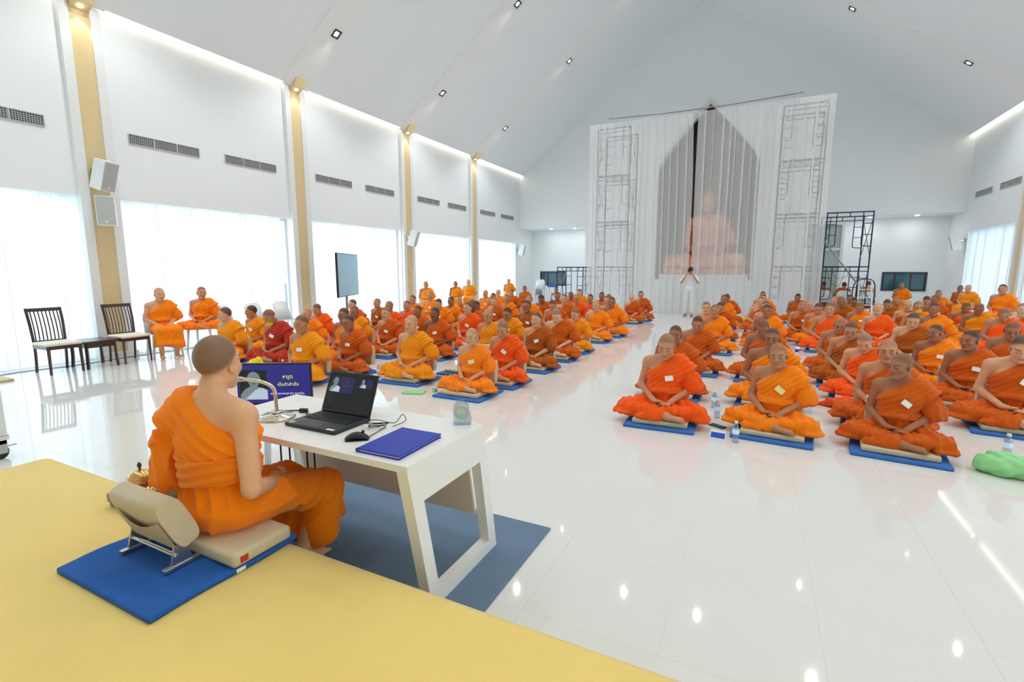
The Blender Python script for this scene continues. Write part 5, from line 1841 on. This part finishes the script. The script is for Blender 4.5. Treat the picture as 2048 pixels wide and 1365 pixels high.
lump('towel', [((1.72, 5.02, .07), (1.82, 4.94, .06), .075, .06), ((1.84, 5.0, .08), (2.02, 4.88, .05), .07, .055), ((1.80, 5.08, .11), (1.95, 5.10, .09), .06, .05), ((1.95, 4.98, .05), (2.12, 4.92, .04), .055, .04)], GREENC, 'crumpled light green cloth on the floor beside the blue mat', 'cloth', 1)
lump('cloth_bag', [((-7.12, 5.06, .08), (-6.90, 5.02, .07), .10, .08), ((-7.02, 5.05, .15), (-6.96, 5.04, .19), .07, .05)], YELLOWC, 'yellow cloth bundle on the floor beside the front row near the window', 'bag', 2)
lump('robe_bundle', [((.86, 6.66, .06), (1.10, 6.62, .07), .05, .08), ((1.0, 6.68, .06), (1.12, 6.58, .05), .08, .06), ((.72, 6.72, .02), (.88, 6.70, .04), .02, .04)], ORANGEC, 'bright red orange folded cloth on the floor at the tower side lane', 'cloth', 3)
lump('cloth_bag', [((-.36, 16.2, .1), (-.22, 16.15, .07), .1, .08)], YELLOWC, 'yellow cloth bundle in the last rows beside the aisle', 'bag', 4)
gp = MB().box((-.14, -.09, 0), (.14, .09, .018), .006).obj('snack_packet', GREENC)
gp.location = (-3.93, 5.03, .001); gp.rotation_euler = (0, 0, R_(20))
tag(gp, 'flat light green packet on the floor in the front row', 'packet')
gb = MB().box((-.025, -.025, 0), (.025, .025, .05), .004).obj('small_box', GREENC)
gb.location = (-3.72, 5.2, .001)
tag(gb, 'tiny green box beside the green packet', 'box')
cu = empty('drink_cup', (.77, 10.75, 0))
MB().lathe([(0, 0), (.03, 0), (.04, .13), (.037, .13), (.027, .006), (0, .006)], (0, 0, 0), 20).obj('cup', PWHITE, cu, True)
MB().lathe([(.031, .03), (.0325, .03), (.0375, .09), (.036, .09)], (0, 0, 0), 20).obj('sleeve', SLIDE, cu, True)
tag(cu, 'white and purple drink cup on the floor in the tower side lane', 'cup')
ph_ = MB().box((-.04, -.08, 0), (.04, .08, .009), .003).obj('notebook', BLACK)
ph_.location = (-.27, 5.30, .001); ph_.rotation_euler = (0, 0, R_(60))
tag(ph_, 'small dark notebook on the floor between the front monks', 'notebook')
# stacked plastic chairs and blue cushion by the left alcove
for k in range(4):
    o = plastic_chair(-9.0, 20.9, R_(15), 'white plastic chair in the stack by the left alcove, %s from the floor' % ORD[k], 'stacked white plastic chairs')
    o.location = (-9.0, 20.9 + .03 * k, .09 * k)
bc = MB().box((-.22, -.16, 0), (.22, .16, .10), .04).obj('blue_cushion', BLUEC, None, True)
bc.location = (-8.4, 21.1, .80)
tag(bc, 'blue cushion on the small white table by the left alcove', 'cushion')
wt_ = empty('small_table', (-8.4, 21.1, 0))
MB().box((-.25, -.2, .77), (.25, .2, .80), .008).obj('table_top', PLASTIC, wt_)
for sx in (-1, 1):
    for sy in (-1, 1): MB().tube([(sx * .2, sy * .15, .77), (sx * .22, sy * .17, 0)], .02, 6).obj('leg', PLASTIC, wt_)
tag(wt_, 'small white plastic table under the blue cushion', 'table')
